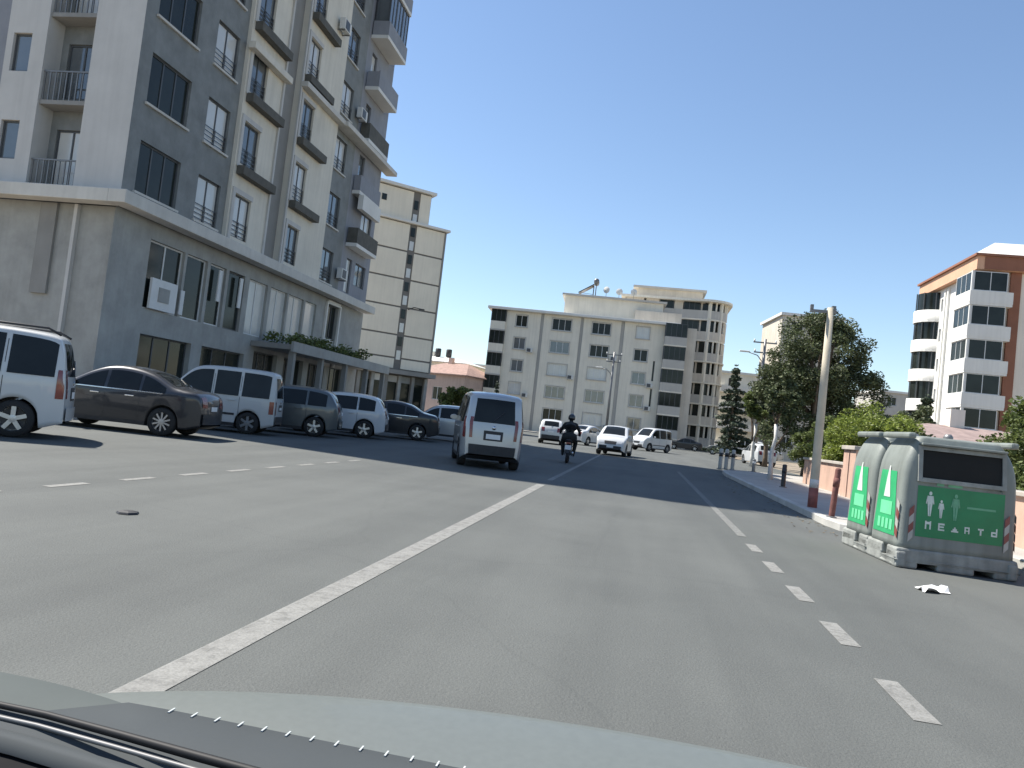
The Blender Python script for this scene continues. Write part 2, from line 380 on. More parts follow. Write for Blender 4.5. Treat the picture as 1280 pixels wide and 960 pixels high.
# long ledges and two-storey frames
b = MB(); b.box(XF+.003, XF+.62, Y0-.55, Y1, ZL-.42, ZL-.002); b.box(XF-9, XF, Y0-.55, Y0-.002, ZL-.42, ZL-.002); tpart(b, 'ledge', LEDGE, bevel=.02)
b = MB(); b.box(XF+.17, XF+.5, 27.0, 30.25, 14.72, 15.0); tpart(b, 'ledge', BEIGE, bevel=.02)
b = MB(); b.box(XF+.17, XF+.55, 31.55, 36.02, 15.25, 15.5); b.box(XF+.003, XF+.7, 36.02, 43.9, 15.25, 15.5); tpart(b, 'ledge', LEDGE, bevel=.02)
b = MB(); b.box(XF+.17, XF+.5, 27.0, 30.25, 23.6, 23.9); b.box(XF+.17, XF+.5, 31.55, 36.0, 23.9, 24.2); tpart(b, 'ledge', BEIGE, bevel=.02)
for yy in (30.08, 31.62):
    b = MB(); b.box(XF+.165, XF+.24, yy-.06, yy+.06, ZL, ZR); tpart(b, 'pilaster_edge', LIGHTP)
# end-bay balconies
for k, (gl, dp) in enumerate([(0,.6),(0,.6),(0,.4),(0,.55),(1,.75),(2,.95),(2,.95),(2,.95),(2,.95)]):
    z = ZL + k*ST
    if k == 0: continue
    b = MB(); b.box(XF-.05, XF+dp, 39.2, 42.35, z-.2, z+.0); tpart(b, 'balcony_slab', SOFFIT, bevel=.01)
    b = MB()
    if gl < 2:
        b.box(XF+dp-.1, XF+dp-.003, 39.2, 42.35, z+.002, z+.85 if k < 4 else z+.9); b.box(XF+.0, XF+dp-.1, 39.203, 39.3, z+.002, z+.85); b.box(XF+.0, XF+dp-.1, 42.25, 42.347, z+.002, z+.85)
        tpart(b, 'balcony_parapet', PLANT if k in (1, 3) else BLUESL)
    else:
        b.box(XF+dp-.1, XF+dp-.003, 39.2, 42.35, z+.002, z+.8); b.box(XF, XF+dp-.1, 39.203, 39.3, z+.002, z+.8); b.box(XF, XF+dp-.1, 42.25, 42.347, z+.002, z+.8); tpart(b, 'balcony_parapet', BLUESL)
        for i in range(3): off(window(tb, (XF+dp-.08, 39.25+i*1.02, z+.802), wang(SU), 1.0, ST-1.02, 'double', FRAMED, GLASS))
        off(window(tb, (XF+.02, 39.28, z+.802), 0, dp-.12, ST-1.02, 'single', FRAMED, GLASS)); off(window(tb, (XF+.02, 42.26, z+.802), 0, dp-.12, ST-1.02, 'single', FRAMED, GLASS))
b = MB(); b.box(XF+.3, XF+.6, 39.4, 42.2, ZL+ST*1+.0+1.95, ZL+ST*2-.2); tpart(b, 'balcony_lintel', SOFFIT)
# south face: pale piers and dark recessed strips
SO = (XF-9, Y0); SE = (1, 0)
b = MB(); wall_mesh(b, (XF-1.75, Y0), SE, 1.75, ZL, ZR); b.face([(XF-1.75,Y0,ZL),(XF-1.75,Y0+.7,ZL),(XF-1.75,Y0+.7,ZR),(XF-1.75,Y0,ZR)]); tpart(b, 'pier', LIGHTP)
b = MB(); holes = [(.25, .95, ZL+.9+k*ST, ZL+2.2+k*ST) for k in range(NS)]
wall_mesh(b, (XF-5.0, Y0), SE, 1.5, ZL, ZR, holes, .16); b.face([(XF-3.5,Y0,ZL),(XF-3.5,Y0+.7,ZL),(XF-3.5,Y0+.7,ZR),(XF-3.5,Y0,ZR)]); tpart(b, 'pier', LIGHTP)
for h in holes: off(window(tb, wpos((XF-5.0, Y0), SE, h[0], h[2], .1), 0, .7, 1.3, 'single', FRAMED, GLASS))
b = MB(); holes = [(.25, 1.45, ZL+.3+k*ST, ZL+2.2+k*ST) for k in range(NS)]; wall_mesh(b, (XF-3.5, Y0+.7), SE, 1.75, ZL, ZR, holes, .1); tpart(b, 'recessed_wall', SLATE)
for k, h in enumerate(holes):
    off(window(tb, wpos((XF-3.5, Y0+.7), SE, h[0], h[2], .06), 0, 1.2, 1.9, 'double', FRAMED, pick([GLASS, CURTSKY])))
    b = MB(); z = ZL+k*ST; b.box(XF-3.49, XF-1.76, Y0+.06, Y0+.69, z-.14, z); tpart(b, 'balcony_slab', PIER)
    b = MB()
    for i in range(9): b.box(XF-3.45+i*.2, XF-3.41+i*.2, Y0+.09, Y0+.12, z+.003, z+.95)
    b.box(XF-3.48, XF-1.77, Y0+.08, Y0+.13, z+.95, z+1.0); tpart(b, 'balcony_railing', METALG)
b = MB(); wall_mesh(b, (XF-9, Y0+.35), SE, 4.0, ZL, ZR, [(.8,2.2,ZL+.8+k*ST,ZL+2.2+k*ST) for k in range(NS)], .2); tpart(b, 'wall', BLUESL)
for k in range(NS): off(window(tb, (XF-8.2, Y0+.45, ZL+.8+k*ST), 0, 1.4, 1.4, 'double', FRAMED, GLASS))
# ground and mezzanine floors
MZ = [(23.2,2.0),(25.35,1.35),(26.9,1.15),(28.25,1.25),(29.9,1.6),(31.8,1.6),(33.6,1.6),(35.4,1.3)]
b = MB(); O = (XF-.1, Y0); holes = [(yy-Y0, yy-Y0+ww, 3.62, 6.0) for yy, ww in MZ] + [(37.9-Y0, 39.5-Y0, 3.0, 6.3)] + [(23.3-Y0, 26.3-Y0, .0, 2.75),(27.0-Y0,30.2-Y0,.0,2.75),(31.0-Y0,33.2-Y0,0,3.0),(33.9-Y0,36.0-Y0,0,3.0),(36.6-Y0,38.6-Y0,0,3.0),(39.2-Y0,41.2-Y0,0,3.0)]
wall_mesh(b, O, SU, Y1-Y0, 0, ZL-.4, holes, .3); tpart(b, 'ground_floor_wall', STONE)
for i, h in enumerate(holes):
    if i < len(MZ): off(window(tb, wpos(O, SU, h[0], h[2], .12), wang(SU), h[1]-h[0], h[3]-h[2], 'single' if h[1]-h[0] < 1.5 else 'double', FRAMEW if i != 3 else FRAMED, GLASSD if i < 4 else CURTSKY, 'shop_window'))  # later panes get the pale glass, sky reflection put into its colour
    elif i == len(MZ):
        b = MB(); obox(b, O, SU, h[0]-.15, h[0], .004, .12, 3.0, 6.4); obox(b, O, SU, h[1], h[1]+.15, .004, .12, 3.0, 6.4); obox(b, O, SU, h[0], h[1], .004, .12, 6.3, 6.5); obox(b, O, SU, h[0], h[1], -.14, -.1, 3.0, 4.5); tpart(b, 'entrance_surround', SOFFIT)
        off(window(tb, wpos(O, SU, h[0], 4.5, .16), wang(SU), h[1]-h[0], 1.8, 'triple', FRAMED, GLASSD, 'shop_window'))
    else: off(window(tb, wpos(O, SU, h[0], .16, .2), wang(SU), h[1]-h[0], h[3]-.16, 'triple', FRAMED, GLASSD, 'shopfront'))
b = MB(); obox(b, O, SU, 2.1, 3.55, .03, .12, 3.66, 4.72); ws = tpart(b, 'shop_sign_board', FRAMEW)
b = MB(); obox(b, O, SU, 2.5, 3.1, .122, .15, 3.95, 4.45); tpart(b, 'sign_print', STONE)
for x in (3.85, 6.15, 7.75): 
    b = MB(); obox(b, O, SU, x, x+.22, .02, .07, 3.7 if x < 5 else 4.6, 4.6 if x < 5 else 5.85); tpart(b, 'white_banner', FRAMEW)
b = MB(); wall_mesh(b, (XF-9, Y0+.2), SE, 8.9, 0, ZL-.4); tpart(b, 'ground_floor_wall', STONE)
b = MB(); b.box(XF-1.62, XF-1.5, Y0+.05, Y0+.197, 0, ZL-.43); tpart(b, 'pilaster_edge', LIGHTP)
b = MB(); b.box(XF-2.9, XF-2.3, Y0+.1, Y0+.197, 3.6, ZL-.43); tpart(b, 'dark_wall_strip', PIER)
b = MB(); b.box(XF-8.98, XF-.55, Y0+.9, Y1-.02, 0.05, ZR-.02); b.box(XF-8.9, XF-.5, Y0+.4, Y1, ZR-.02, ZR+.3); tpart(b, 'core_and_roof', PIER)
ACM = None
def ac_unit(parent, offf, O, U, x, z):
    b = MB(); obox(b, O, U, x, x+.82, .12, .42, z, z+.56); a = offf(b.build('air_conditioner', mat('ac_casing', (.62,.62,.59), .6, .08, 4), parent, bevel=.02))
    b = MB(); obox(b, O, U, x+.08, x+.56, .422, .432, z+.06, z+.5); offf(b.build('fan_grille', FRAMED, parent))
    b = MB(); obox(b, O, U, x+.1, x+.14, .003, .4, z-.05, z-.004); obox(b, O, U, x+.66, x+.70, .003, .4, z-.05, z-.004); offf(b.build('bracket', METALG, parent))
for (x, k) in ((13.15,4),(16.85,0),(16.85,3)): ac_unit(tb, off, (XF+(.16 if 10.3 < x < 14.7 or 5.85 < x < 8.9 else 0), Y0), SU, x, ZL+.75+k*ST)
# canopy with climbing greenery over the shops
b = MB(); b.box(XF-.09, XF+1.9, 30.6, 43.0, 3.18, 3.42); tpart(b, 'canopy', PIER, bevel=.02)
b = MB(); b.box(XF+1.86, XF+1.98, 30.5, 43.1, 3.1, 3.55); tpart(b, 'canopy_fascia', STONE)
for yy in (31.0, 34.0, 37.0, 40.0, 42.8): 
    b = MB(); b.box(XF+1.6, XF+1.84, yy-.12, yy+.12, .13, 3.18); tpart(b, 'canopy_column', PIER)

# ------------------------------------------------------------------ leaves
def leaves(mb, clumps, n, size, rng, flat=.5):
    """leaf-sized faces gathered in clumps (centre, radius)"""
    tot = sum(c[1]**2 for c in clumps)
    for (c, r) in clumps:
        for i in range(max(6, int(n*r*r/tot))):
            d = Vector((rng.gauss(0,1), rng.gauss(0,1), rng.gauss(0,1))); d.normalize()
            p = Vector(c) + Vector((d.x, d.y, d.z*.8))*r*(rng.random()**.45)
            u = Vector((rng.gauss(0,1), rng.gauss(0,1), rng.gauss(0,flat))).normalized(); v = u.cross(Vector((rng.gauss(0,1), rng.gauss(0,1), rng.gauss(0,1)))).normalized()
            s = size*(.55+.9*rng.random()); q = p-u*s*.5; e = p+u*s*.5
            mb.face([q, p+v*s*.28, e, p-v*s*.28])
def crown_clumps(c, rad, n, rng, fill=.5, rr=(.16,.34)):
    out = []
    for i in range(n):
        d = Vector((rng.gauss(0,1), rng.gauss(0,1), rng.gauss(0,1))).normalized()
        k = fill + (1-fill)*rng.random()**.6; k *= .82+.25*mnoise.noise(d*1.7+Vector(c))
        out.append((Vector(c)+Vector((d.x*rad[0], d.y*rad[1], d.z*rad[2]))*k, (rr[0]+(rr[1]-rr[0])*rng.random())*min(rad)))
    return out
def tree(name, label, loc, th, tr, crowns, leafm, barkm=BARK, nleaf=6000, size=.16, seed=1, nlimb=7, group=None, cat='tree'):
    rng = random.Random(seed); t = thing(name, label, cat, loc, 0, group)
    b = MB(); bend = [(rng.uniform(-.02,.02)*i, rng.uniform(-.02,.02)*i, th*i/4) for i in range(5)]; bend[0] = (0,0,-.05)
    b.tube(bend, [tr*1.25, tr, tr*.9, tr*.8, tr*.65], 9); tk = b.build('trunk', barkm, t, True)
    cl = []
    for (c, rad, n) in crowns: cl += crown_clumps(c, rad, n, rng)
    for i in range(nlimb):
        e = cl[rng.randrange(len(cl))][0]; s0 = Vector(bend[2+rng.randrange(3)]); mid = (s0+e)/2 + Vector((0,0,-.15*rng.random()*(e-s0).length))
        b = MB(); b.tube([s0, mid, e], [tr*.5, tr*.32, tr*.1], 6); b.build('limb', BARK, tk, True)
    b = MB(); leaves(b, cl, nleaf, size, rng); b.build('crown', leafm, t)
    return t
def conifer(name, label, loc, h, r, leafm, seed, n=8000, base=1.2, size=.2, group=None):
    rng = random.Random(seed); t = thing(name, label, 'tree', loc, 0, group)
    b = MB(); b.tube([(0,0,-.05),(0.03,0,h*.5),(0,.04,h*.97)], [r*.07+.06, r*.05+.03, .02], 8); tk = b.build('trunk', BARK, t, True)
    cl = []; lv = 13
    for i in range(lv):
        z = base + (h-base)*i/lv; rr = r*(1-(i/lv)**1.35)*(.8+.35*rng.random())
        nb = 7 if i < 9 else 4
        for j in range(nb):
            a = rng.random()*6.28
            L_ = rr*(.7+.4*rng.random()); tip = Vector((math.cos(a)*L_, math.sin(a)*L_, z - .12*L_))
            for q in (.35,.6,.82,1.0): cl.append((Vector((0,0,z+.1)).lerp(tip, q), .13*r*(1.5-.7*q)+.07))
            if j < 3: b = MB(); b.tube([(0,0,z), tip], [.035,.012], 5); b.build('limb', BARK, tk, True)
    cl.append((Vector((0,0,h)), .15))
    b = MB(); leaves(b, cl, n, size, rng, .35); b.build('crown', leafm, t); return t

rng = random.Random(11); b = MB()
leaves(b, [((XF+1.0+rng.uniform(-.6,.7), 31+rng.random()*8.5, 3.6+rng.random()*.35), .28+.2*rng.random()) for i in range(40)], 2600, .16, rng)
tag(b.build('canopy_plants', LEAFM), 'low green plants trailing on the shop canopy', 'plants')
# ================================================================== SECOND LEFT BUILDING (cream panels)
A = Vector((-28.4, 67.6, 0)); B_ = Vector((-21.5, 73.6, 0)); U2 = (B_-A).normalized(); LEN2 = (B_-A).length
pb = thing('panelled_building', 'cream panelled end wall with dark joints and a dark stair slot above dark shops', 'building', (A.x-2, (A.y+B_.y)/2+4, 0))
def poff(o): o.matrix_parent_inverse = Matrix.Translation((-(A.x-2), -(A.y+B_.y)/2-4, 0)); return o
Z2, ST2, N2 = 5.5, 2.76, 5; ZT = Z2+ST2*N2
def pp(mb, n, m, **k): return poff(mb.build(n, m, pb, **k))
b = MB(); obox(b, A, U2, .05, LEN2-.05, -10, -.02, .05, ZT); obox(b, A, U2, .8, 7.2, -6, -.02, ZT, 22.6); pp(b, 'core', GROOVE)
SL0, SL1 = 5.35, 5.95
for k in range(N2):
    for (xa, xb) in ((.85, SL0-.08), (SL1+.08, LEN2-.06)):
        b = MB(); z0 = Z2+k*ST2+.08; z1 = Z2+(k+1)*ST2-.08
        if k == 0:
            obox(b, A, U2, xa, xb, -.02, .05, z0+.5, z1); pp(b, 'panel', CREAM2, bevel=.01); b = MB(); obox(b, A, U2, xa, xb, -.02, .05, z0-.6, z0+.34)
        else: obox(b, A, U2, xa, xb, -.02, .05, z0, z1)
        pp(b, 'panel', CREAM2, bevel=.01)
for (xa, xb) in ((.85, SL0-.08), (SL1+.08, 7.15)):
    b = MB(); obox(b, A, U2, xa, xb, -.02, .05, ZT+.1, 22.5); pp(b, 'panel', CREAM2)
for k in range(12):
    b = MB(); z0 = 5.6+k*1.36; obox(b, A, U2, SL0+.08, SL1-.08, -.018, .02, z0+.25, z0+1.15); pp(b, 'stair_window', GLASSD if k % 2 else CURTSKY)
b = MB(); obox(b, A, U2, -.1, .8, -.02, .12, 4.9, ZT-.05); pp(b, 'corner_pier', TAUPE)
b = MB(); obox(b, A, U2, LEN2-.045, LEN2+.12, -10, .12, 4.9, ZT-.05); pp(b, 'corner_pier', PIER)
b = MB(); obox(b, A, U2, -.3, LEN2+.4, -10.3, .4, ZT+.02, ZT+.26); pp(b, 'roof_edge', SOFFIT, bevel=.02)
b = MB(); obox(b, A, U2, .5, 7.6, -6.4, .4, 22.62, 22.9); pp(b, 'roof_edge', SOFFIT, bevel=.02)
b = MB(); obox(b, A, U2, 2.0, 2.5, -.02, .09, 21.0, 21.6); pp(b, 'vent', GLASSD)
for i in range(7):
    b = MB(); x = .2+i*1.4; obox(b, A, U2, x, x+.32, .1, .5, .13, 4.3); pp(b, 'shop_column', PIER if i % 2 else STONE)
    if i < 6:
        b = MB(); obox(b, A, U2, x+.34, x+1.38, .05, .1, .2, 3.6); pp(b, 'shopfront', GLASSD)
        b = MB(); obox(b, A, U2, x+.36, x+1.36, .1, .22, 3.62, 4.25); pp(b, 'shop_sign_board', [STONE, PLANT, SOFFIT, GREYBAND][i % 4])
b = MB(); obox(b, A, U2, -.3, LEN2+.2, .06, 1.3, 4.4, 4.8); pp(b, 'canopy', PIER)
b = MB(); b.tube([wpos(A, U2, 6.1, 10.9, -.05), wpos(A, U2, 6.4, 11.1, -.8), wpos(A, U2, 6.9, 11.0, -1.3)], .05, 6); q = wpos(A, U2, 7.0, 10.9, -1.3); b.box(q[0]-.25, q[0]+.25, q[1]-.15, q[1]+.15, 10.88, 11.02); pp(b, 'wall_lamp', DARKM)

# ================================================================== PINK HOUSE beyond
def gable_house(name, label, loc, rz, W, D, H, RH, wm, rm, seed=0):
    t = thing(name, label, 'house', loc, rz); b = MB()
    holes = [(W*.15, W*.32, H*.45, H*.72), (W*.45, W*.62, H*.45, H*.72)]
    wall_mesh(b, (-W/2, -D/2), (1,0), W, 0, H, holes, .15); wall_mesh(b, (W/2,-D/2), (0,1), D, 0, H); wall_mesh(b, (W/2,D/2), (-1,0), W, 0, H); wall_mesh(b, (-W/2,D/2), (0,-1), D, 0, H)
    b.build('wall', wm, t)
    for h in holes: window(t, (-W/2+h[0], -D/2+.08, h[2]), 0, h[1]-h[0], h[3]-h[2], 'double', FRAMEW, GLASSD)
    b = MB(); e = .5; hip = W*.28
    P = [(-W/2-e,-D/2-e,H),(W/2+e,-D/2-e,H),(W/2+e,D/2+e,H),(-W/2-e,D/2+e,H)]; Q = [(-W/2+hip,0,H+RH),(W/2-hip,0,H+RH)]
    b.face([P[0],P[1],Q[1],Q[0]]); b.face([P[1],P[2],Q[1]]); b.face([P[2],P[3],Q[0],Q[1]]); b.face([P[3],P[0],Q[0]]); b.face([(x,y,z-.12) for x,y,z in P])
    for i in range(4): p, q = P[i], P[(i+1)%4]; b.face([p, q, (q[0],q[1],q[2]-.12), (p[0],p[1],p[2]-.12)])
    r = b.build('roof', rm, t)
    b = MB(); b.box(-W*.1-.3, -W*.1+.3, -.3, .3, H+RH*.6, H+RH+.7); b.build('chimney', wm, r)
    return t
gable_house('house', 'pink rendered house with a tiled hip roof beyond the cream panelled wall', (-25.2, 99, 0), R(-22), 9, 8, 6.2, 1.7, PINKW, TILE)
gable_house('house', 'low pale house with a white roof slab and water tanks behind the pink house', (-31.2, 112, 0), R(-10), 12, 8, 8.6, 1.0, CREAM, SOFFIT)
for i, dx in enumerate((0, 1.7)):
    b = MB(); b.lathe([(.35,-.6),(.45,-.5),(.45,.5),(.35,.6)], 12, 'Z', (-31.5+dx, 111.6, 10.2)); b.box(-31.75+dx,-31.25+dx,111.35,111.85,8.9,9.62); tag(b.build('water_tank', BLACKP, None, True), ('black roof tank of the low pale house, nearer the cream panelled wall','black roof tank of the low pale house, nearer the cream apartment block')[i], 'tank', 'roof water tanks')
gable_house('house', 'low garden house with a faded pinkish tiled roof behind the bins and wall', (13.8, 35, 0), R(8), 9, 6, 2.35, .75, OFFW, TILEG)

# ================================================================== CENTRE APARTMENT BLOCK
CO = Vector((-20.9, 97.6, 0)); CU = Vector((math.cos(R(3)), math.sin(R(3)), 0)); CW = 26.6
cb = thing('apartment_building', 'cream five storey apartment block with white eaves and a solar heater on top', 'building', (CO.x+CW/2, CO.y+5, 0))
def coff(o): o.matrix_parent_inverse = Matrix.Translation((-(CO.x+CW/2), -(CO.y+5), 0)); return o
def cp(mb, n, m, **k): return coff(mb.build(n, m, cb, **k))
CST = 2.95; CH0 = .9
cols = [(3.3,1.5),(8.1,2.5),(13.3,2.4),(19.0,1.7)]
segs = [(2.0, 6.55, CREAM), (6.55, 6.95, GREYBAND), (6.95, 11.75, CREAM), (11.75, 12.15, GREYBAND), (12.15, 17.0, CREAM), (17.0, 17.45, GREYBAND), (17.45, 22.6, CREAM)]
for (xa, xb, m) in segs:
    pr = -.12 if m is GREYBAND else 0; b = MB(); O = (CO + CU*xa); O = O + Vector((CU.y, -CU.x, 0))*pr
    holes = []
    if m is CREAM:
        for (cx, cw) in cols:
            if xa < cx < xb:
                for k in range(5): holes.append((cx-xa, cx-xa+cw, CH0+k*CST+.85, CH0+k*CST+2.35))
        if xa > 17:
            for z in (8.2, 4.6): holes.append((21.5-xa, 21.75-xa, z, z+2.6))
    wall_mesh(b, O, CU, xb-xa, 0, 15.5, holes, .18); cp(b, 'wall', m)
    for h in holes:
        if h[1]-h[0] < .4: off_m = coff(window(cb, wpos(O, CU, h[0], h[2], .1), wang(CU), h[1]-h[0], h[3]-h[2], 'single', FRAMED, GLASSD)); continue
        st = 'double' if h[1]-h[0] < 2 else 'triple'
        coff(window(cb, wpos(O, CU, h[0], h[2], .1), wang(CU), h[1]-h[0], h[3]-h[2], st, FRAMEW, pick([GLASS, CURTSKY, CURTSKY, GLASSD])))
        b = MB(); obox(b, O, CU, h[0]-.12, h[1]+.12, .004, .13, h[2]-.14, h[2]-.02); cp(b, 'window_sill', GREYBAND)
        b = MB(); obox(b, O, CU, h[0]-.1, h[0]-.01, .003, .04, h[2], h[3]+.1); obox(b, O, CU, h[1]+.01, h[1]+.1, .003, .04, h[2], h[3]+.1); obox(b, O, CU, h[0]-.01, h[1]+.01, .003, .04, h[3]+.01, h[3]+.1); cp(b, 'window_surround', GREYBAND)
for (x, k) in ((5.1,3),(5.1,1),(10.75,2),(16.0,0),(16.0,3),(20.9,2),(20.9,1)): ac_unit(cb, coff, CO, CU, x, CH0+.5+k*CST)
# glazed balcony stacks at both ends
def balcony_stack(parent, partf, offf, O, U, x0, x1, dep, n, z0, st, m_par, m_slab, gm=GLASSD, round_=False, par=1.05):
    for k in range(n):
        z = z0+k*st
        b = MB(); obox(b, O, U, x0, x1, -.5, dep+.04, z-.16, z+.02); partf(b, 'balcony_slab', m_slab)
        b = MB(); obox(b, O, U, x0+.02, x1-.02, dep-.12, dep, z+.022, z+par); obox(b, O, U, x0+.02, x0+.14, -.4, dep-.12, z+.022, z+par); obox(b, O, U, x1-.14, x1-.02, -.4, dep-.12, z+.022, z+par); partf(b, 'balcony_parapet', m_par)
        offf(window(parent, wpos(O, U, x0+.05, z+par+.003, -dep+.05), wang(U), x1-x0-.1, st-par-.18, 'quad' if x1-x0 > 2.2 else 'triple', FRAMED, gm))
        V = Vector((-U[1], U[0], 0))
        for xx in (x0+.06, x1-.04): offf(window(parent, wpos(O, U, xx, z+par+.003, -dep+.12), wang((-V.x,-V.y)) if False else wang(V), dep, st-par-.18, 'double', FRAMED, gm))
balcony_stack(cb, cp, coff, CO, CU, 0.0, 2.0, .35, 5, CH0+.2, CST, CREAM, GREYBAND)
balcony_stack(cb, cp, coff, CO, CU, 22.6, 25.4, .9, 5, CH0+.3, CST, GREYBAND, CREAM)
b = MB(); obox(b, CO, CU, .1, 26.5, -11, -.45, 0, 15.4); cp(b, 'core', CREAM)
b = MB(); obox(b, CO, CU, 25.42, 26.6, -11, .02, 0, 15.45); cp(b, 'wall', TAUPE)
b = MB(); obox(b, CO, CU, -.5, 24.4, -11.5, .75, 15.52, 15.86); cp(b, 'eaves', SOFFIT, bevel=.03)
b = MB(); obox(b, CO, CU, 9.3, 22.2, -10, -1.6, 15.86, 18.5); cp(b, 'penthouse', CREAM)
b = MB(); obox(b, CO, CU, 8.9, 22.6, -10.3, -1.2, 18.5, 18.75); cp(b, 'penthouse_roof', GREYBAND)
b = MB(); obox(b, CO, CU, 18.6, 24.6, -4, -.9, 15.87, 17.3); cp(b, 'terrace_wall', TAUPE)
b = MB(); m_ = CO+CU*12.3; I_ = Vector((-CU.y, CU.x, 0))
sh = thing('solar_water_heater', 'solar water heater with tilted panel and tank on the cream block roof', 'solar heater', (m_.x, m_.y+2.5, 18.75), wang(CU))
b = MB(); b.prism([(-1.5,.35),(-1.45,.25),(.5,1.5),(.45,1.6)], -.9, .9); b.build('solar_panel', GLASSD, sh)
b = MB()
for yy in (-.8, .8): b.tube([(-1.4,yy,0),(-1.4,yy,.3)], .04, 5); b.tube([(.45,yy,0),(.45,yy,1.55)], .05, 5); b.tube([(.45,yy,.2),(-1.3,yy,.3)], .03, 5)
b.build('stand', METALG, sh)
b = MB(); b.lathe([(.2,-1.0),(.36,-.9),(.36,.9),(.2,1.0)], 12, 'Y', (.75,0,2.0)); b.tube([(.75,.5,0),(.75,.5,1.8)], .05, 5); b.tube([(.75,-.5,0),(.75,-.5,1.8)], .05, 5); b.build('tank', METALG, sh, True)
def dish(label, loc, rz):
    t = thing('satellite_dish', label, 'satellite dish', loc, rz, 'satellite dishes on the cream block roof')
    b = MB(); b.tube([(0,0,0),(0,0,.9)], .03, 6); b.build('mast', METALG, t)
    b = MB(); b.ring([[(.45*q*math.cos(a), -.12+.12*q*q-.25*0, 1.0+.45*q*math.sin(a)) for a in [2*math.pi*k/14 for k in range(14)]] for q in (.05,.4,.75,1)], False); b.build('reflector', SOFFIT, t, True)
    b = MB(); b.tube([(0,0,.6),(0,-.45,.95)], .015, 5); b.build('feed_arm', METALG, t)
for i, (x, d) in enumerate(((14.6,1.9),(16.3,2.4),(18.2,1.8))):
    q = wpos(CO, CU, x, 18.75, d); dish(('satellite dish next to the solar heater on the cream block roof','satellite dish between two others on the cream block roof','satellite dish farthest from the solar heater on the cream block roof')[i], q, R(-20+i*18))
# rounded taller block to the right
DO = Vector((2.6, 106.5, 0))
db = thing('apartment_building', 'taupe seven storey block with a rounded balcony corner behind the cream block', 'building', (6, 111, 0))
def doff(o): o.matrix_parent_inverse = Matrix.Translation((-6, -111, 0)); return o
def dp_(mb, n, m, **k): return doff(mb.build(n, m, db, **k))
def arcpts(cx, cy, r, a0, a1, n): return [(cx+r*math.cos(a0+(a1-a0)*i/n), cy+r*math.sin(a0+(a1-a0)*i/n)) for i in range(n+1)]
def plan(e=0): return [(-4-e,107.2-e)] + [(3.8,106.8-e)] + arcpts(7.6, 108.6, 2.4+e, R(-100), R(0), 8) + [(10+e,118+e),(-4-e,118+e)]
b = MB(); b.prism(plan(-.6), 0, 20.2, 'XY'); dp_(b, 'core', GLASSD)
for k in range(7):
    z = .6+k*2.9
    b = MB(); b.prism(plan(.25 if k < 5 else 0), z-.2, z+.0, 'XY'); dp_(b, 'balcony_slab', CREAM)
    b = MB(); pl = plan(0)[:-2]; b.ring([[(x,y,z+.002) for x,y in pl],[(x,y,z+1.15) for x,y in pl],[(x*.985+.09,y+.15,z+1.15) for x,y in pl],[(x*.985+.09,y+.15,z+.002) for x,y in pl]], False, False); dp_(b, 'balcony_parapet', TAUPE if k % 2 else GREYBAND)
    for i, (xa, xb) in enumerate(((-3.9,-1.5),(-1.2,.6),(2.7,3.9),(6.3,6.9))):
        b = MB(); b.box(xa, xb, 106.95, 107.25, z+.0, z+2.7); dp_(b, 'wall', TAUPE)
    for i in range(5):
        a = R(-92+i*22); b = MB(); b.tube([(7.6+2.25*math.cos(a),108.6+2.25*math.sin(a),z),(7.6+2.25*math.cos(a),108.6+2.25*math.sin(a),z+2.7)], .13 if i % 2 else .28, 6); dp_(b, 'balcony_post', CREAM)
    doff(window(db, (.7, 106.98, z+1.16), 0, 1.9, 1.5, 'double', FRAMED, GLASSD)); doff(window(db, (4.0, 106.9, z+1.16), 0, 2.2, 1.5, 'triple', FRAMED, GLASSD))
b = MB(); b.box(9.7, 10.02, 109, 118, 0, 20.2); b.box(-4.1,-3.8,107.3,118,0,20.2); dp_(b, 'wall', TAUPE)
b = MB(); b.prism(plan(.7), 20.3, 20.6, 'XY'); dp_(b, 'roof_edge', CREAM)
b = MB(); b.box(-2.5, 6.5, 108.6, 116, 20.6, 22.0); dp_(b, 'roof_room', TAUPE); b = MB(); b.box(-3.2,7.0,108.2,116.4,22.0,22.3); dp_(b, 'roof_edge', GREYBAND)

# ================================================================== RIGHT WHITE BLOCK
RX, RY0, RY1 = 27.8, 71.9, 84.1
wb = thing('apartment_building', 'white apartment block with red brown trim and stacked corner balconies', 'building', (RX+6, 78, 0))
def woff(o): o.matrix_parent_inverse = Matrix.Translation((-(RX+6), -78, 0)); return o
def wp(mb, n, m, **k): return woff(mb.build(n, m, wb, **k))
RST = 2.98; RZ0 = .8; RO = (RX, RY1); RU = (0, -1)                     # west face seen from outside runs towards the camera
b = MB(); wall_mesh(b, RO, RU, RY1-RY0, 0, 18.9, [(3.5,4.0,RZ0+k*RST+.9,RZ0+k*RST+2.2) for k in range(6)], .2); wp(b, 'wall', WHITEB)
for k in range(6): woff(window(wb, wpos(RO, RU, 3.5, RZ0+k*RST+.9, .1), wang(RU), .5, 1.3, 'single', FRAMEW, GLASSD))
for x in (4.6, 5.3):
    b = MB(); obox(b, RO, RU, x, x+.35, .004, .2, .3, 18.6); wp(b, 'pilaster', WHITEB)
SOr = (RX, RY0)
b = MB(); wall_mesh(b, SOr, (1,0), 14, 0, 18.9, [(7+i*3,8.2+i*3,RZ0+k*RST+.9,RZ0+k*RST+2.2) for i in range(2) for k in range(6)], .2); wp(b, 'wall', OFFW)
for i in range(2):
    for k in range(6): woff(window(wb, (RX+7+i*3, RY0+.1, RZ0+k*RST+.9), 0, 1.2, 1.3, 'double', FRAMEW, GLASSD))
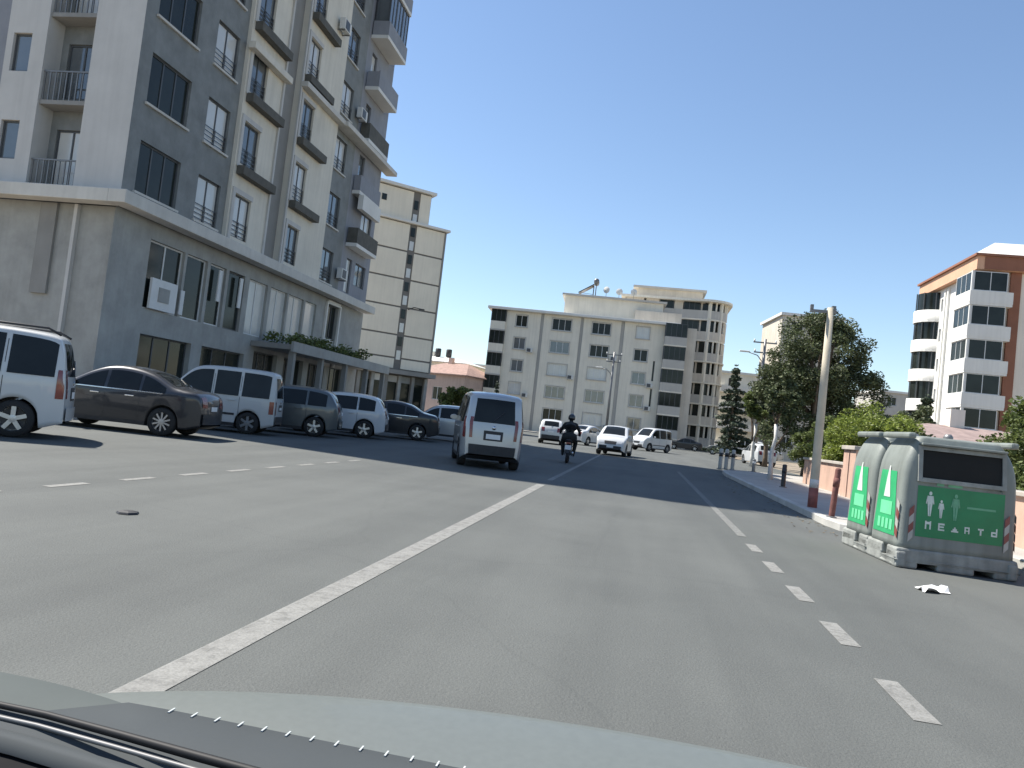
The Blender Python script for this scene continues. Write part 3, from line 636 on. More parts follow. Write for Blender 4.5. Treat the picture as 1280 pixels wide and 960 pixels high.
b = MB(); obox(b, SOr, (1,0), 2.35, 3.2, .004, .22, 0, 18.9); wp(b, 'trim_strip', REDBR)
b = MB(); b.box(RX-.6, RX+14.3, RY0-.6, RY1+1.2, 18.92, 20.1); wp(b, 'roof_fascia', PEACH)
b = MB(); b.box(RX+.01, RX+14.32, RY0-.66, RY0-.603, 18.95, 20.05); wp(b, 'fascia_board', REDBR)
b = MB(); b.box(RX-.8, RX+14.5, RY0-.8, RY1+1.4, 20.1, 20.3); wp(b, 'roof_edge', REDBR)
b = MB(); b.prism([(RY0+1,20.3),(RY1-1,20.3),(RY1-4,22.6),(RY0+4,22.6)], RX+2.5, RX+13, 'YZ'); wp(b, 'roof', SOFFIT)
b = MB(); b.box(RX+.3, RX+13.9, RY0+.3, RY1-.3, 0, 18.9); wp(b, 'core', WHITEB)
for k in range(6):                                                    # corner balconies wrapping the south-west corner
    z = RZ0+k*RST+.2
    b = MB(); b.box(RX-1.1, RX+2.3, RY0-1.0, RY0+2.6, z-.2, z); wp(b, 'balcony_slab', WHITEB)
    b = MB(); b.box(RX-1.12, RX-1.0, RY0-1.02, RY0+2.62, z+.002, z+1.05); b.box(RX-1.0, RX+2.32, RY0-1.02, RY0-.9, z+.002, z+1.05); b.box(RX-1.0,RX-.01,RY0+2.5,RY0+2.62,z+.002,z+1.05); wp(b, 'balcony_parapet', WHITEB)
    b = MB(); b.box(RX-1.05, RX-.9, RY0-.95, RY0-.8, z+1.05, z+RST-.2); wp(b, 'corner_post', WHITEB)
    woff(window(wb, (RX-1.0, RY0+2.5, z+1.06), wang(RU), 3.2, RST-1.28, 'triple', FRAMEW, GLASSD)); woff(window(wb, (RX-.88, RY0-.95, z+1.06), 0, 2.7, RST-1.28, 'double', FRAMEW, GLASSD))
    # rounded far balconies
    c = (RX+.2, RY1-1.4); pl = arcpts(c[0], c[1], 1.9, R(90), R(270), 10)
    b = MB(); b.prism(pl, z-.2, z, 'XY'); wp(b, 'balcony_slab', WHITEB)
    b = MB(); b.ring([[(x,y,z+.002) for x,y in pl],[(x,y,z+1.0) for x,y in pl],[(c[0]+(x-c[0])*.93,c[1]+(y-c[1])*.93,z+1.0) for x,y in pl],[(c[0]+(x-c[0])*.93,c[1]+(y-c[1])*.93,z+.002) for x,y in pl]], False, False); wp(b, 'balcony_parapet', WHITEB, smooth=True)
    for i in (1, 3, 5, 7, 9):
        x, y_ = pl[i]; q = (c[0]+(x-c[0])*.95, c[1]+(y_-c[1])*.95); b = MB(); b.tube([(*q,z+1.0),(*q,z+RST-.2)], .05, 6); wp(b, 'balcony_post', FRAMED)
    b = MB(); p2 = [(c[0]+(x-c[0])*.9,c[1]+(y-c[1])*.9) for x,y in pl]; b.ring([[(x,y,z+1.0) for x,y in p2],[(x,y,z+RST-.21) for x,y in p2]], False, False); wp(b, 'balcony_glazing', GLASSD, smooth=True)

# blocks further off
def plain_block(label, x, y_, W, D, n, m, rz=0., st=3.0, gm=GLASSD, slab=None):
    t = thing('apartment_building', label, 'building', (x, y_, 0), rz); H = n*st+.8; b = MB(); holes = []
    nx = max(2, int(W/3.2))
    for k in range(n):
        for i in range(nx): cx = W*(i+.5)/nx; holes.append((cx-.75, cx+.75, .8+k*st+.9, .8+k*st+2.3))
    wall_mesh(b, (-W/2,-D/2), (1,0), W, 0, H, holes, .2); b.build('wall', m, t)
    for h in holes: window(t, (-W/2+h[0], -D/2+.1, h[2]), 0, 1.5, 1.4, 'double', FRAMEW, gm)
    b = MB(); b.box(-W/2+.004, W/2-.004, -D/2+.21, D/2, 0, H-.01); b.build('core', m, t)
    b = MB(); b.box(-W/2-.3, W/2+.3, -D/2-.3, D/2+.3, H, H+.35); b.build('roof_edge', SOFFIT, t)
    if slab:
        for k in range(n):
            b = MB(); b.box(-W/2-.01, W/2-2, -D/2-1.3, -D/2-.004, .8+k*st-.1, .8+k*st+.9); b.build('balcony', slab, t)
    return t
plain_block('grey block rising behind the big shaggy tree', 19.8, 108, 7.6, 10, 6, TAUPE, R(6))
plain_block('low pale block with white balcony bands beside the dark conifer', 15.5, 132, 9, 8, 4, CREAM, R(8), slab=WHITEB)
plain_block('distant grey block between the big tree and the white block', 44, 140, 13, 10, 4, GREYBAND, R(10))
plain_block('far pale block in the gap between the pink house and cream block', -30, 175, 24, 10, 4, OFFW, R(-8))
plain_block('far block closing the street behind the dark conifer', 34, 215, 26, 10, 5, TAUPE, R(10))

# ================================================================== RIGHT SIDE: garden wall, poles, bollards, trees
gw = thing('garden_wall', 'low peach plastered garden wall with stone coping along the pavement', 'wall', (6.3, 15, 0))
def goff(o): o.matrix_parent_inverse = Matrix.Translation((-6.3, -15, 0)); return o
for (ya, yb, h) in ((-8,4.8,.95),(4.8,13.4,.95),(13.4,22.9,.95),(24.2,30.5,1.02)):
    b = MB(); b.box(6.2, 6.42, ya+.01, yb-.01, 0, h); goff(b.build('wall', WALLP, gw))
    n = int((yb-ya)/.8)
    for i in range(n):
        y0 = ya+(yb-ya)*i/n; y1 = ya+(yb-ya)*(i+1)/n
        b = MB(); b.box(6.13, 6.49, y0+.008, y1-.008, h+.002, h+.08+.006*((i*7)%3)); goff(b.build('coping_stone', COPING, gw, bevel=.012))
for ya, yb in ((22.9,23.5),(23.62,24.2)):
    b = MB(); b.box(6.02, 6.62, ya, yb, 0, 1.5); goff(b.build('pillar', WALLP, gw)); b = MB(); b.box(5.95, 6.69, ya-.06, yb+.06, 1.502, 1.62); goff(b.build('pillar_cap', COPING, gw, bevel=.015))

def conc_pole():
    t = thing('concrete_pole', 'pale concrete pole with a red and white painted base beside the pavement', 'pole', (3.75, 17.25, .12))
    b = MB(); b.lathe([(.098,0),(.096,.5),(.086,2.2),(.07,4.32)], 14, 'Z'); b.build('shaft', CONC, t, True)
    b = MB(); b.lathe([(.1,.0),(.099,.42)], 14, 'Z'); b.build('painted_base', mat('faded_red_paint', (.24,.085,.07), .8, .3, 6), t, True)
    b = MB(); b.lathe([(.0995,.425),(.098,.6)], 14, 'Z'); b.build('painted_base', mat('worn_white_paint', (.55,.53,.5), .8, .2, 6), t, True)
    b = MB(); b.box(-.42,.12,-.03,.03,4.2,4.26); b.box(-.42,-.36,-.05,.05,4.26,4.36); b.box(.02,.1,-.05,.05,4.26,4.36); b.build('bracket', METALG, t)
    return t
conc_pole()
def bollard(loc, label, h, r, m, lean=0., band=None, group=None):
    t = thing('bollard', label, 'bollard', loc, 0, group); t.rotation_euler.y = lean
    b = MB(); b.lathe([(r*1.05,-.02),(r,.03),(r,h-.04),(r*.8,h-.01),(r*.3,h)], 12, 'Z'); b.build('post', m, t, True)
    b = MB(); b.lathe([(r+.006,h*.62),(r+.006,h*.8)], 12, 'Z'); b.build('band', band or SOFFIT, t, True)
    b = MB(); b.lathe([(r*1.7,0),(r*1.7,.025),(r*1.1,.03)], 12, 'Z'); b.build('base_plate', METALG, t)
RUST = mat('rusty_red_post', (.15,.06,.05), .85, .3, 7, bump=.3)
bollard((3.62,15.02,.12), 'rusty red post leaning a little beside the pale concrete pole', .93, .055, RUST, R(3), RUST)
bollard((4.5,24.9,.12), 'short dark post on the pavement near the whitewashed trunk', .72, .07, DARKM, 0, DARKM)
for x, y_, lb in ((3.62,35.3,'pale grey bollard closest to the carriageway in the corner cluster'),(3.95,36.0,'pale grey bollard in the middle of the corner cluster'),(4.25,36.1,'pale grey bollard farthest from the carriageway in the corner cluster')): bollard((x,y_,.12), lb, .92, .085, KERB, 0, DARKM, 'bollards at the pavement corner')
bollard((5.3,36.9,.12), 'short grey bollard standing apart from the corner cluster', .6, .08, METALG)

def utility_pole(loc, h, label, lamp=None):
    t = thing('utility_pole', label, 'utility pole', loc)
    b = MB(); b.lathe([(.16,0),(.14,h*.5),(.1,h)], 8, 'Z'); b.build('shaft', METALG, t, True)
    for z, w_ in ((h-.35,.9),(h-1.15,.8)):
        b = MB(); b.box(-w_,w_,-.05,.05,z,z+.1); a = b.build('cross_arm', METALG, t)
        for x in (-w_+.08, 0, w_-.08): b = MB(); b.lathe([(.05,z+.1),(.07,z+.16),(.05,z+.3)], 8, 'Z', (x,0,0)); b.build('insulator', SOFFIT, a, True)
    if lamp:
        b = MB(); b.tube([(0,0,lamp-.8),(-.5,0,lamp-.2),(-1.2,0,lamp)], .04, 6); a = b.build('lamp_arm', METALG, t, True)
        b = MB(); b.box(-1.9,-1.1,-.13,.13,lamp-.03,lamp+.1); b.build('lamp_head', SOFFIT, a, bevel=.04)
    return t
utility_pole((8.92,62.5,0), 9.9, 'utility pole with cross arms and a street lamp behind the conifer', 8.75)
utility_pole((-3.85,85.6,0), 10.1, 'slim dark utility pole in front of the cream apartment block', 8.2)

conifer('conifer', 'dark pointed conifer at the far bend beside the bus shelter cars', (8.0,72.4,0), 8.6, 1.9, LEAFB, 5, 9000, .8, .26)
bpy.data.objects['conifer']['label'] = 'dark pointed conifer standing by itself at the far bend'
tree('shaggy_tree', 'big shaggy dark green tree rising over the garden hedge', (9.15,44.0,0), 3.2, .3,
     [((.1,0,6.4),(3.1,2.7,3.0),84),((-1.6,-.4,4.2),(2.4,2.0,2.3),50),((2.0,.2,4.4),(2.3,2.0,2.4),50),((.2,-.2,8.4),(1.3,1.2,1.2),24),((-1.6,-.6,2.5),(1.8,1.5,1.6),30),((.8,-.7,2.4),(2.4,1.5,1.7),34),((2.6,-.2,3.2),(1.7,1.5,1.7),24)], LEAFD, nleaf=70000, size=.14, seed=4, nlimb=12)
tree('street_tree', 'small street tree with whitewashed trunk and dark crown at the kerb', (4.95,30.1,.12), 2.1, .085, [((.15,.2,3.0),(.85,.85,1.1),26)], LEAFD, WHITEWASH, 4200, .13, 8, 5)
tree('street_tree', 'street tree with whitewashed trunk and yellowish crown before the parked cars', (7.25,51.5,0), 2.8, .13, [((.1,0,4.2),(1.15,1.1,1.5),28)], LEAFM, WHITEWASH, 5200, .17, 9, 5)
tree('street_tree', 'loose dark green tree between the lamp pole and the shaggy tree', (8.6,55,0), 2.6, .16, [((0,0,4.6),(1.7,1.6,2.2),34)], LEAFB, BARK, 7000, .2, 19, 6)
tree('hedge_bush', 'bright yellow green bush spilling over the peach wall', (7.75,28.2,0), .7, .09, [((0,0,1.85),(1.6,2.1,1.5),80),((.5,-1.9,1.75),(1.3,1.3,1.25),40),((-.8,1.2,1.3),(.9,1.2,1.1),30)], LEAFL, BARK, 26000, .10, 13, 6, cat='bush')
tree('hedge_bush', 'olive bush growing behind the peach wall by the street tree', (6.95,31.6,0), .6, .08, [((0,0,1.55),(1.15,1.5,1.5),44)], LEAFM, BARK, 10000, .11, 14, 5, cat='bush')
tree('hedge_bush', 'dark green bush behind the wall pillar', (8.3,24.6,0), .6, .08, [((0,0,1.3),(1.0,1.0,1.0),34)], LEAFD, BARK, 7000, .11, 15, 5, cat='bush')
tree('garden_tree', 'green garden tree behind the wall just past the bins', (10.4,22.5,0), 1.4, .1, [((.1,0,2.1),(1.5,1.5,1.5),50),((.5,.3,3.0),(1.0,1.0,1.0),20)], LEAFM, BARK, 12000, .12, 16, 7)
tree('garden_tree', 'leafy garden tree below the white apartment block', (13.8,27.5,0), 1.8, .12, [((0,0,2.8),(1.7,1.7,1.7),40)], LEAFM, BARK, 9000, .14, 17, 6)
tree('hedge_bush', 'round green shrub behind the wall beside the bins', (9.0,18.6,0), .5, .07, [((0,0,1.0),(1.2,1.6,.85),40)], LEAFM, BARK, 9000, .1, 27, 5, cat='bush')
conifer('conifer', 'dark conifer in front of the white apartment block', (23.0,68,0), 7.2, 2.0, LEAFB, 6, 7000, .6, .28)
tree('garden_tree', 'dark tree beside the grey block beyond the garden house', (19.5,60,0), 2, .14, [((0,0,3.8),(2.1,2.0,2.1),36)], LEAFD, BARK, 7000, .22, 18, 6)
tree('hedge_bush', 'olive green bush beyond the silver van by the pink house', (-17.4,71,0), .8, .1, [((0,0,2.3),(2.3,2.3,2.0),50)], LEAFM, BARK, 9000, .22, 20, 6, cat='bush')
conifer('conifer', 'slim dark cypress in front of the cream apartment block', (-17.2,88,0), 5.6, .8, LEAFB, 21, 3500, .3, .2)
tree('hedge_bush', 'low green bush at the foot of the pink house', (-20.5,84,0), .6, .1, [((0,0,1.6),(2.2,2.0,1.5),36)], LEAFD, BARK, 6000, .22, 23, 5, cat='bush')

# ================================================================== RECYCLING BINS
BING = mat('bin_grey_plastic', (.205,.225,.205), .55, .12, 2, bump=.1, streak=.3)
BIND = mat('bin_base_grey', (.27,.28,.26), .8, .22, 4, bump=.4, bscale=16, streak=.3)
GREEN = mat('bin_green_shaded', (.010,.20,.075), .45, .14, 2.2, streak=0.066)  # panel green darkened so the front's shade sits in the colour
GREENS = mat('bin_green_sunlit', (.035,.36,.14), .45, .16, 2.2, streak=0.066)  # same panel green brightened: sunlight on the sides put into the colour
GREENL = mat('bin_light_green_print', (.15,.60,.30), .5, .1, 3)
PRINT = mat('bin_white_print', (.58,.64,.58), .55, .15, 8)
PRINTG = mat('bin_pale_green_print', (.13,.36,.21), .55, .2, 8)
REDW = mat('reflector_red', (.20,.06,.05), .5, .15, 6); REFW = mat('reflector_white', (.38,.37,.34), .5, .12, 6)
def bin_(label, loc, rz):
    t = thing('recycling_bin', label, 'bin', loc, rz, None); W, D, H = 1.37, .93, 1.62
    def sec(z):                                     # half width, half depth at height z
        k = max(0, (z-.95)/(H-.95)); hw = W/2-.015*(z-.25)-.17*k**3.2; hd = D/2-.03*(z-.25)-.08*k**3.2; return hw, hd
    def rrect(hw, hd, r, z, n=5):
        out = []
        for (sx, sy, a0) in ((1,1,0),(-1,1,90),(-1,-1,180),(1,-1,270)):
            for i in range(n+1): a = R(a0+90*i/n); out.append((sx*(hw-r)+r*math.cos(a), sy*(hd-r)+r*math.sin(a), z))
        return out
    zs = [.22,.3,.5,.8,1.0,1.15,1.28,1.38,1.46,1.52,1.57,1.60,1.615]
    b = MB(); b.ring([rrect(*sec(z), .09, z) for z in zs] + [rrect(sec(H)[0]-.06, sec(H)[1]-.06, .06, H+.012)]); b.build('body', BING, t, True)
    # plinth with fork pockets
    b = MB(); 
    for (x0,x1) in ((-W/2-.02,-.44),(-.22,.22),(.44,W/2+.02)):
        b.box(x0, x1, -D/2-.02, D/2+.02, .0, .1)
    b.box(-W/2-.02, W/2+.02, -D/2-.02, -.17, .1, .24); b.box(-W/2-.02, W/2+.02, -.03, D/2+.02, .1, .24); b.box(-W/2+.1, W/2-.1, -.17, -.03, .12, .24)
    for s in (-1, 1): b.box(s*(W/2-.04)-.06, s*(W/2-.04)+.06, -D/2-.04, -.19, .004, .2); b.box(s*(W/2-.04)-.06, s*(W/2-.04)+.06, -.01, D/2+.04, .004, .2)
    b.build('base', BIND, t, bevel=.025)
    def fr(x, z, e=0): k = sec(z); return (x*.83, -(k[1])-e, z)     # point on the front face
    def front_patch(name, x0, x1, z0, z1, e, m, n=4, parent=t):
        b = MB(); rows = []
        for i in range(n+1):
            z = z0+(z1-z0)*i/n; rows.append([fr(x0, z, e), fr((x0+x1)/2, z, e), fr(x1, z, e)])
        b.grid(rows); return b.build(name, m, parent)
    def side_patch(name, y0, y1, z0, z1, e, m, s=-1, n=6, parent=t, taper=0.):
        b = MB(); rows = []
        for i in range(n+1):
            z = z0+(z1-z0)*i/n; k = sec(z); f = 1-taper*i/n; yc = (y0+y1)/2; rows.append([(s*(k[0]+e), yc+(y0-yc)*f, z), (s*(k[0]+e), yc+(y1-yc)*f, z)])
        b.grid(rows); return b.build(name, m, parent)
    # mouth
    mo = front_patch('mouth_opening', -.56, .56, 1.12, 1.46, .006, mat('bin_mouth_black', (.008,.009,.009), .9, .2, 3))
    b = MB()
    for (x0,x1,z0,z1) in ((-.515,-.465,1.07,1.51),(.465,.515,1.07,1.51),(-.465,.465,1.46,1.51),(-.465,.465,1.07,1.12)):
        k0, k1 = sec(z0), sec(z1); b.ring([[(x0,-k0[1]-.035,z0),(x1,-k0[1]-.035,z0),(x1,-k0[1]+.03,z0),(x0,-k0[1]+.03,z0)],[(x0,-k1[1]-.035,z1),(x1,-k1[1]-.035,z1),(x1,-k1[1]+.03,z1),(x0,-k1[1]+.03,z1)]])
    b.build('mouth_frame', BIND, t, bevel=.012)
    b = MB(); b.box(-.5,.5,-sec(1.5)[1]-.09,-sec(1.5)[1]+.05,1.515,1.545); b.build('mouth_hood', BING, t, bevel=.01)
    for s in (-1,1):
        b = MB(); b.box(s*.6-.05,s*.6+.05,-.42,.42,1.585,1.66); b.build('lifting_lug', BING, t, bevel=.025)
    b = MB(); b.lathe([(.05,1.62),(.06,1.66),(.035,1.70)], 10, 'Z', (0,0,0)); b.build('lifting_eye', METALG, t, True)
    # green printed front
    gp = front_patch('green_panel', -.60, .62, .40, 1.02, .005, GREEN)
    front_patch('small_print', -.34, -.24, 1.035, 1.075, .008, PRINTG, 1, gp); front_patch('small_print', -.18, .02, 1.035, 1.075, .008, PRINTG, 1, gp)
    def figure(cx, zb, h, m):
        b = MB(); e = .010
        def q(pts): b.face([fr(cx+x*h, zb+z*h, e) for x, z in pts])
        q([(-.06+.0,.0),(-.01,.0),(-.01,.48),(-.11,.48)]); q([(.01,0),(.06,0),(.11,.48),(.01,.48)]); q([(-.12,.48),(.12,.48),(.14,.82),(-.14,.82)])
        q([(-.14,.82),(-.2,.5),(-.15,.49),(-.1,.75)]); q([(.14,.82),(.2,.5),(.15,.49),(.1,.75)])
        q([(.075*math.cos(R(a)), .92+.08*math.sin(R(a))) for a in range(0,360,36)])
        b.build('figure_print', m, gp)
    figure(-.42, .66, .30, PRINT); figure(-.26, .65, .22, PRINT); figure(-.06, .64, .32, PRINTG)
    front_patch('line_print', .10, .50, .80, .825, .009, PRINTG, 1, gp)
    for i, (wd, hh) in enumerate(((.085,.10),(.09,.09),(.10,.06),(.07,.08),(.08,.08),(.085,.10))):     # blurred row of block letters
        x = -.47+i*.185; b = MB(); zb = .50
        for (xa,xb,za,zb2) in [((0,.25,0,1),(.75,1,0,1),(.25,.5,.6,.9),(.5,.75,.6,.9)),((0,.25,0,1),(.25,1,.75,1),(.25,.9,.4,.6),(.25,1,0,.2)),((0,1,.0,.3),(.2,.8,.3,.7),(.38,.62,.7,1)),((0,.25,0,1),(.75,1,0,1),(.25,.75,.8,1),(.25,.75,.35,.5)),((.35,.65,0,1),(0,1,.75,1)),((0,.25,0,.6),(.25,1,0,.2),(.75,1,.2,1),(.25,.75,.4,.6))][i]: b.face([fr(x+wd*xa, zb+hh*za, .009), fr(x+wd*xb, zb+hh*za, .009), fr(x+wd*xb, zb+hh*zb2, .009), fr(x+wd*xa, zb+hh*zb2, .009)])
        b.build('letter_print', PRINT, gp)
    # red and white chevrons on the front corners, printed sides
    for s in (-1,1):
        for i in range(4):
            b = MB(); z0 = .32+i*.1; x0, x1 = (-.70,-.635) if s < 0 else (.635,.70)
            b.face([fr(x0,z0,.012), fr(x1,z0+.06,.012), fr(x1,z0+.16,.012), fr(x0,z0+.10,.012)]); b.build('chevron', REDW if i % 2 else REFW, t)
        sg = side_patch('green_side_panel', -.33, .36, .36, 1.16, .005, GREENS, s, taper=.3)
        side_patch('side_print', -.10, .10, .82, 1.22, .009, PRINT, s, parent=sg, taper=.85)
        side_patch('side_print', -.19, .17, .60, .77, .009, GREENL, s, parent=sg)
        for i in range(4): side_patch('side_print', -.24+i*.125, -.16+i*.125, .42, .55, .009, GREENL, s, 1, sg)
        for i in range(4): b = MB(); z0 = .34+i*.11; k = sec(z0+.05); b.face([(s*(k[0]+.006),-.41,z0),(s*(k[0]+.006),-.33,z0+.06),(s*(k[0]+.004),-.33,z0+.16),(s*(k[0]+.004),-.41,z0+.10)]); b.build('chevron', REFW if i % 2 else REDW, t)
    return t
bin_('green and grey recycling bin with black mouth, standing in front of its twin', (3.87,10.58,0), R(4))
bin_('green and grey recycling bin half hidden behind its twin', (3.80,11.56,0), R(4))
# litter
b = MB(); rng = random.Random(2); rows = []
for i in range(6): rows.append([(j*.06-.15+rng.uniform(-.01,.01), i*.05-.12+.03*j+rng.uniform(-.01,.01), .006+.035*rng.random()*(1+math.sin(i*1.3+j))) for j in range(6)])
b.grid(rows); tag(b.build('paper_scrap', mat('white_paper', (.72,.72,.70), .8, .06, 9), None, False, (3.08,8.4,0)), 'crumpled white paper lying on the asphalt by the bins', 'litter')
b = MB(); b.lathe([(.1,.004),(.09,.02),(.04,.03)], 7, 'Z', (-4.53,6.34,0)); tag(b.build('stone', BLACKP), 'small dark lump lying on the left lane', 'litter')

# ================================================================== CARS
def catmull(pts, n):
    out = []
    P = [Vector(p) for p in pts]; P = [P[0]*2-P[1]] + P + [P[-1]*2-P[-2]]
    for i in range(1, len(P)-2):
        for k in range(12):
            t = k/12; a,b_,c,d = P[i-1],P[i],P[i+1],P[i+2]
            out.append(.5*((2*b_)+(c-a)*t+(2*a-5*b_+4*c-d)*t*t+(3*b_-a-3*c+d)*t**3))
    out.append(P[-2]); L = [0]
    for i in range(1, len(out)): L.append(L[-1]+(out[i]-out[i-1]).length)
    res = []; j = 0
    for k in range(n+1):
        s = L[-1]*k/n
        while j < len(L)-2 and L[j+1] < s: j += 1
        f = (s-L[j])/max(1e-9, L[j+1]-L[j]); res.append(out[j].lerp(out[j+1], min(1,max(0,f))))
    return res
SPEC = {
 'van': dict(L=4.35, W=.90, zb=1.06, tum=.17, wr=.32, wx=(-1.35,1.36), crown=.03,
   pts=[(-2.175,.34),(-2.17,.6),(-2.15,.95),(-2.09,1.3),(-2.0,1.66),(-1.84,1.80),(-1.1,1.85),(0,1.85),(.55,1.78),(.95,1.52),(1.38,1.16),(1.8,1.05),(2.07,.86),(2.16,.6),(2.175,.34)],
   wins=[(-1.95,-1.15),(-1.05,-.1),(.0,1.02)], ws=(.62,1.33), rear=(1.13,1.70,.85), tail=(.72,1.22,.86,.99)),
 'oldvan': dict(L=4.1, W=.83, zb=1.02, tum=.13, wr=.31, wx=(-1.25,1.3), crown=.025,
   pts=[(-2.05,.34),(-2.05,.6),(-2.04,1.0),(-1.99,1.4),(-1.93,1.68),(-1.78,1.80),(-1.0,1.83),(.1,1.82),(.55,1.74),(.9,1.48),(1.25,1.08),(1.7,.97),(1.97,.8),(2.04,.55),(2.05,.34)],
   wins=[(-1.85,-.98),(-.88,-.12),(-.02,1.0)], ws=(.6,1.2), rear=(1.08,1.66,.82), tail=(.62,.98,.88,.99)),
 'sedan': dict(L=4.5, W=.88, zb=.93, tum=.34, wr=.32, wx=(-1.33,1.36), crown=.03,
   pts=[(-2.25,.34),(-2.25,.6),(-2.22,.88),(-2.08,1.03),(-1.75,1.08),(-1.45,1.14),(-.95,1.36),(-.4,1.46),(.15,1.45),(.6,1.31),(1.2,1.0),(1.7,.92),(2.07,.78),(2.22,.58),(2.25,.34)],
   wins=[(-1.35,-.75),(-.68,.12),(.2,1.1)], ws=(.3,1.12), rear=(1.12,1.38,.80), tail=(.72,.95,.62,.99)),
 'hatch': dict(L=4.1, W=.87, zb=.96, tum=.28, wr=.32, wx=(-1.25,1.28), crown=.03,
   pts=[(-2.05,.34),(-2.05,.6),(-2.02,.9),(-1.9,1.14),(-1.66,1.42),(-1.35,1.51),(-.7,1.55),(.1,1.52),(.5,1.40),(1.1,1.04),(1.6,.95),(1.9,.8),(2.03,.58),(2.05,.34)],
   wins=[(-1.6,-.95),(-.88,.05),(.13,1.0)], ws=(.3,1.06), rear=(1.12,1.42,.78), tail=(.78,1.05,.66,.99)),
}
for _k, (_sx, _w) in {'van': (.87,.79), 'oldvan': (.87,.75), 'sedan': (.89,.79), 'hatch': (.90,.79)}.items():      # compact models
    _s = SPEC[_k]; _s['L'] *= _sx; _s['W'] = _w; _s['pts'] = [(x*_sx, z) for x, z in _s['pts']]; _s['wx'] = tuple(x*_sx for x in _s['wx']); _s['wins'] = [(a*_sx, b*_sx) for a, b in _s['wins']]; _s['ws'] = tuple(x*_sx for x in _s['ws'])
WHEELS = {}
def wheel_meshes(r, style):
    if (r, style) in WHEELS: return WHEELS[(r, style)]
    b = MB(); w_ = .1
    b.lathe([(r*.66,-w_),(r*.93,-w_),(r,-w_*.72),(r,w_*.72),(r*.93,w_),(r*.66,w_)], 26, cap=False); ty = b.mesh('tyre', TYRE, True)
    b = MB(); b.lathe([(r*.67,-w_*.82),(r*.64,-w_*.5),(r*.62,.0),(r*.2,.02)], 24, cap=False)
    n = {'alloy': 10, 'steel': 6, 'five': 5}[style]
    for i in range(n):
        m = Matrix.Rotation(2*math.pi*i/n, 4, 'Y'); ws = .018 if n == 10 else .035
        b.box(-ws, ws, -w_*.85, -w_*.5, .04, r*.66, m)
    b.lathe([(.02,-w_*.92),(.065,-w_*.88),(.07,-w_*.4)], 14); rm = b.mesh('rim', RIM if style != 'steel' else STEELR)
    b = MB(); b.lathe([(r*.3,-w_*.2),(r*.6,-w_*.3),(r*.62,.03)], 20); 
    WHEELS[(r, style)] = (ty, rm, b.mesh('brake_disc', DARKM)); return WHEELS[(r, style)]
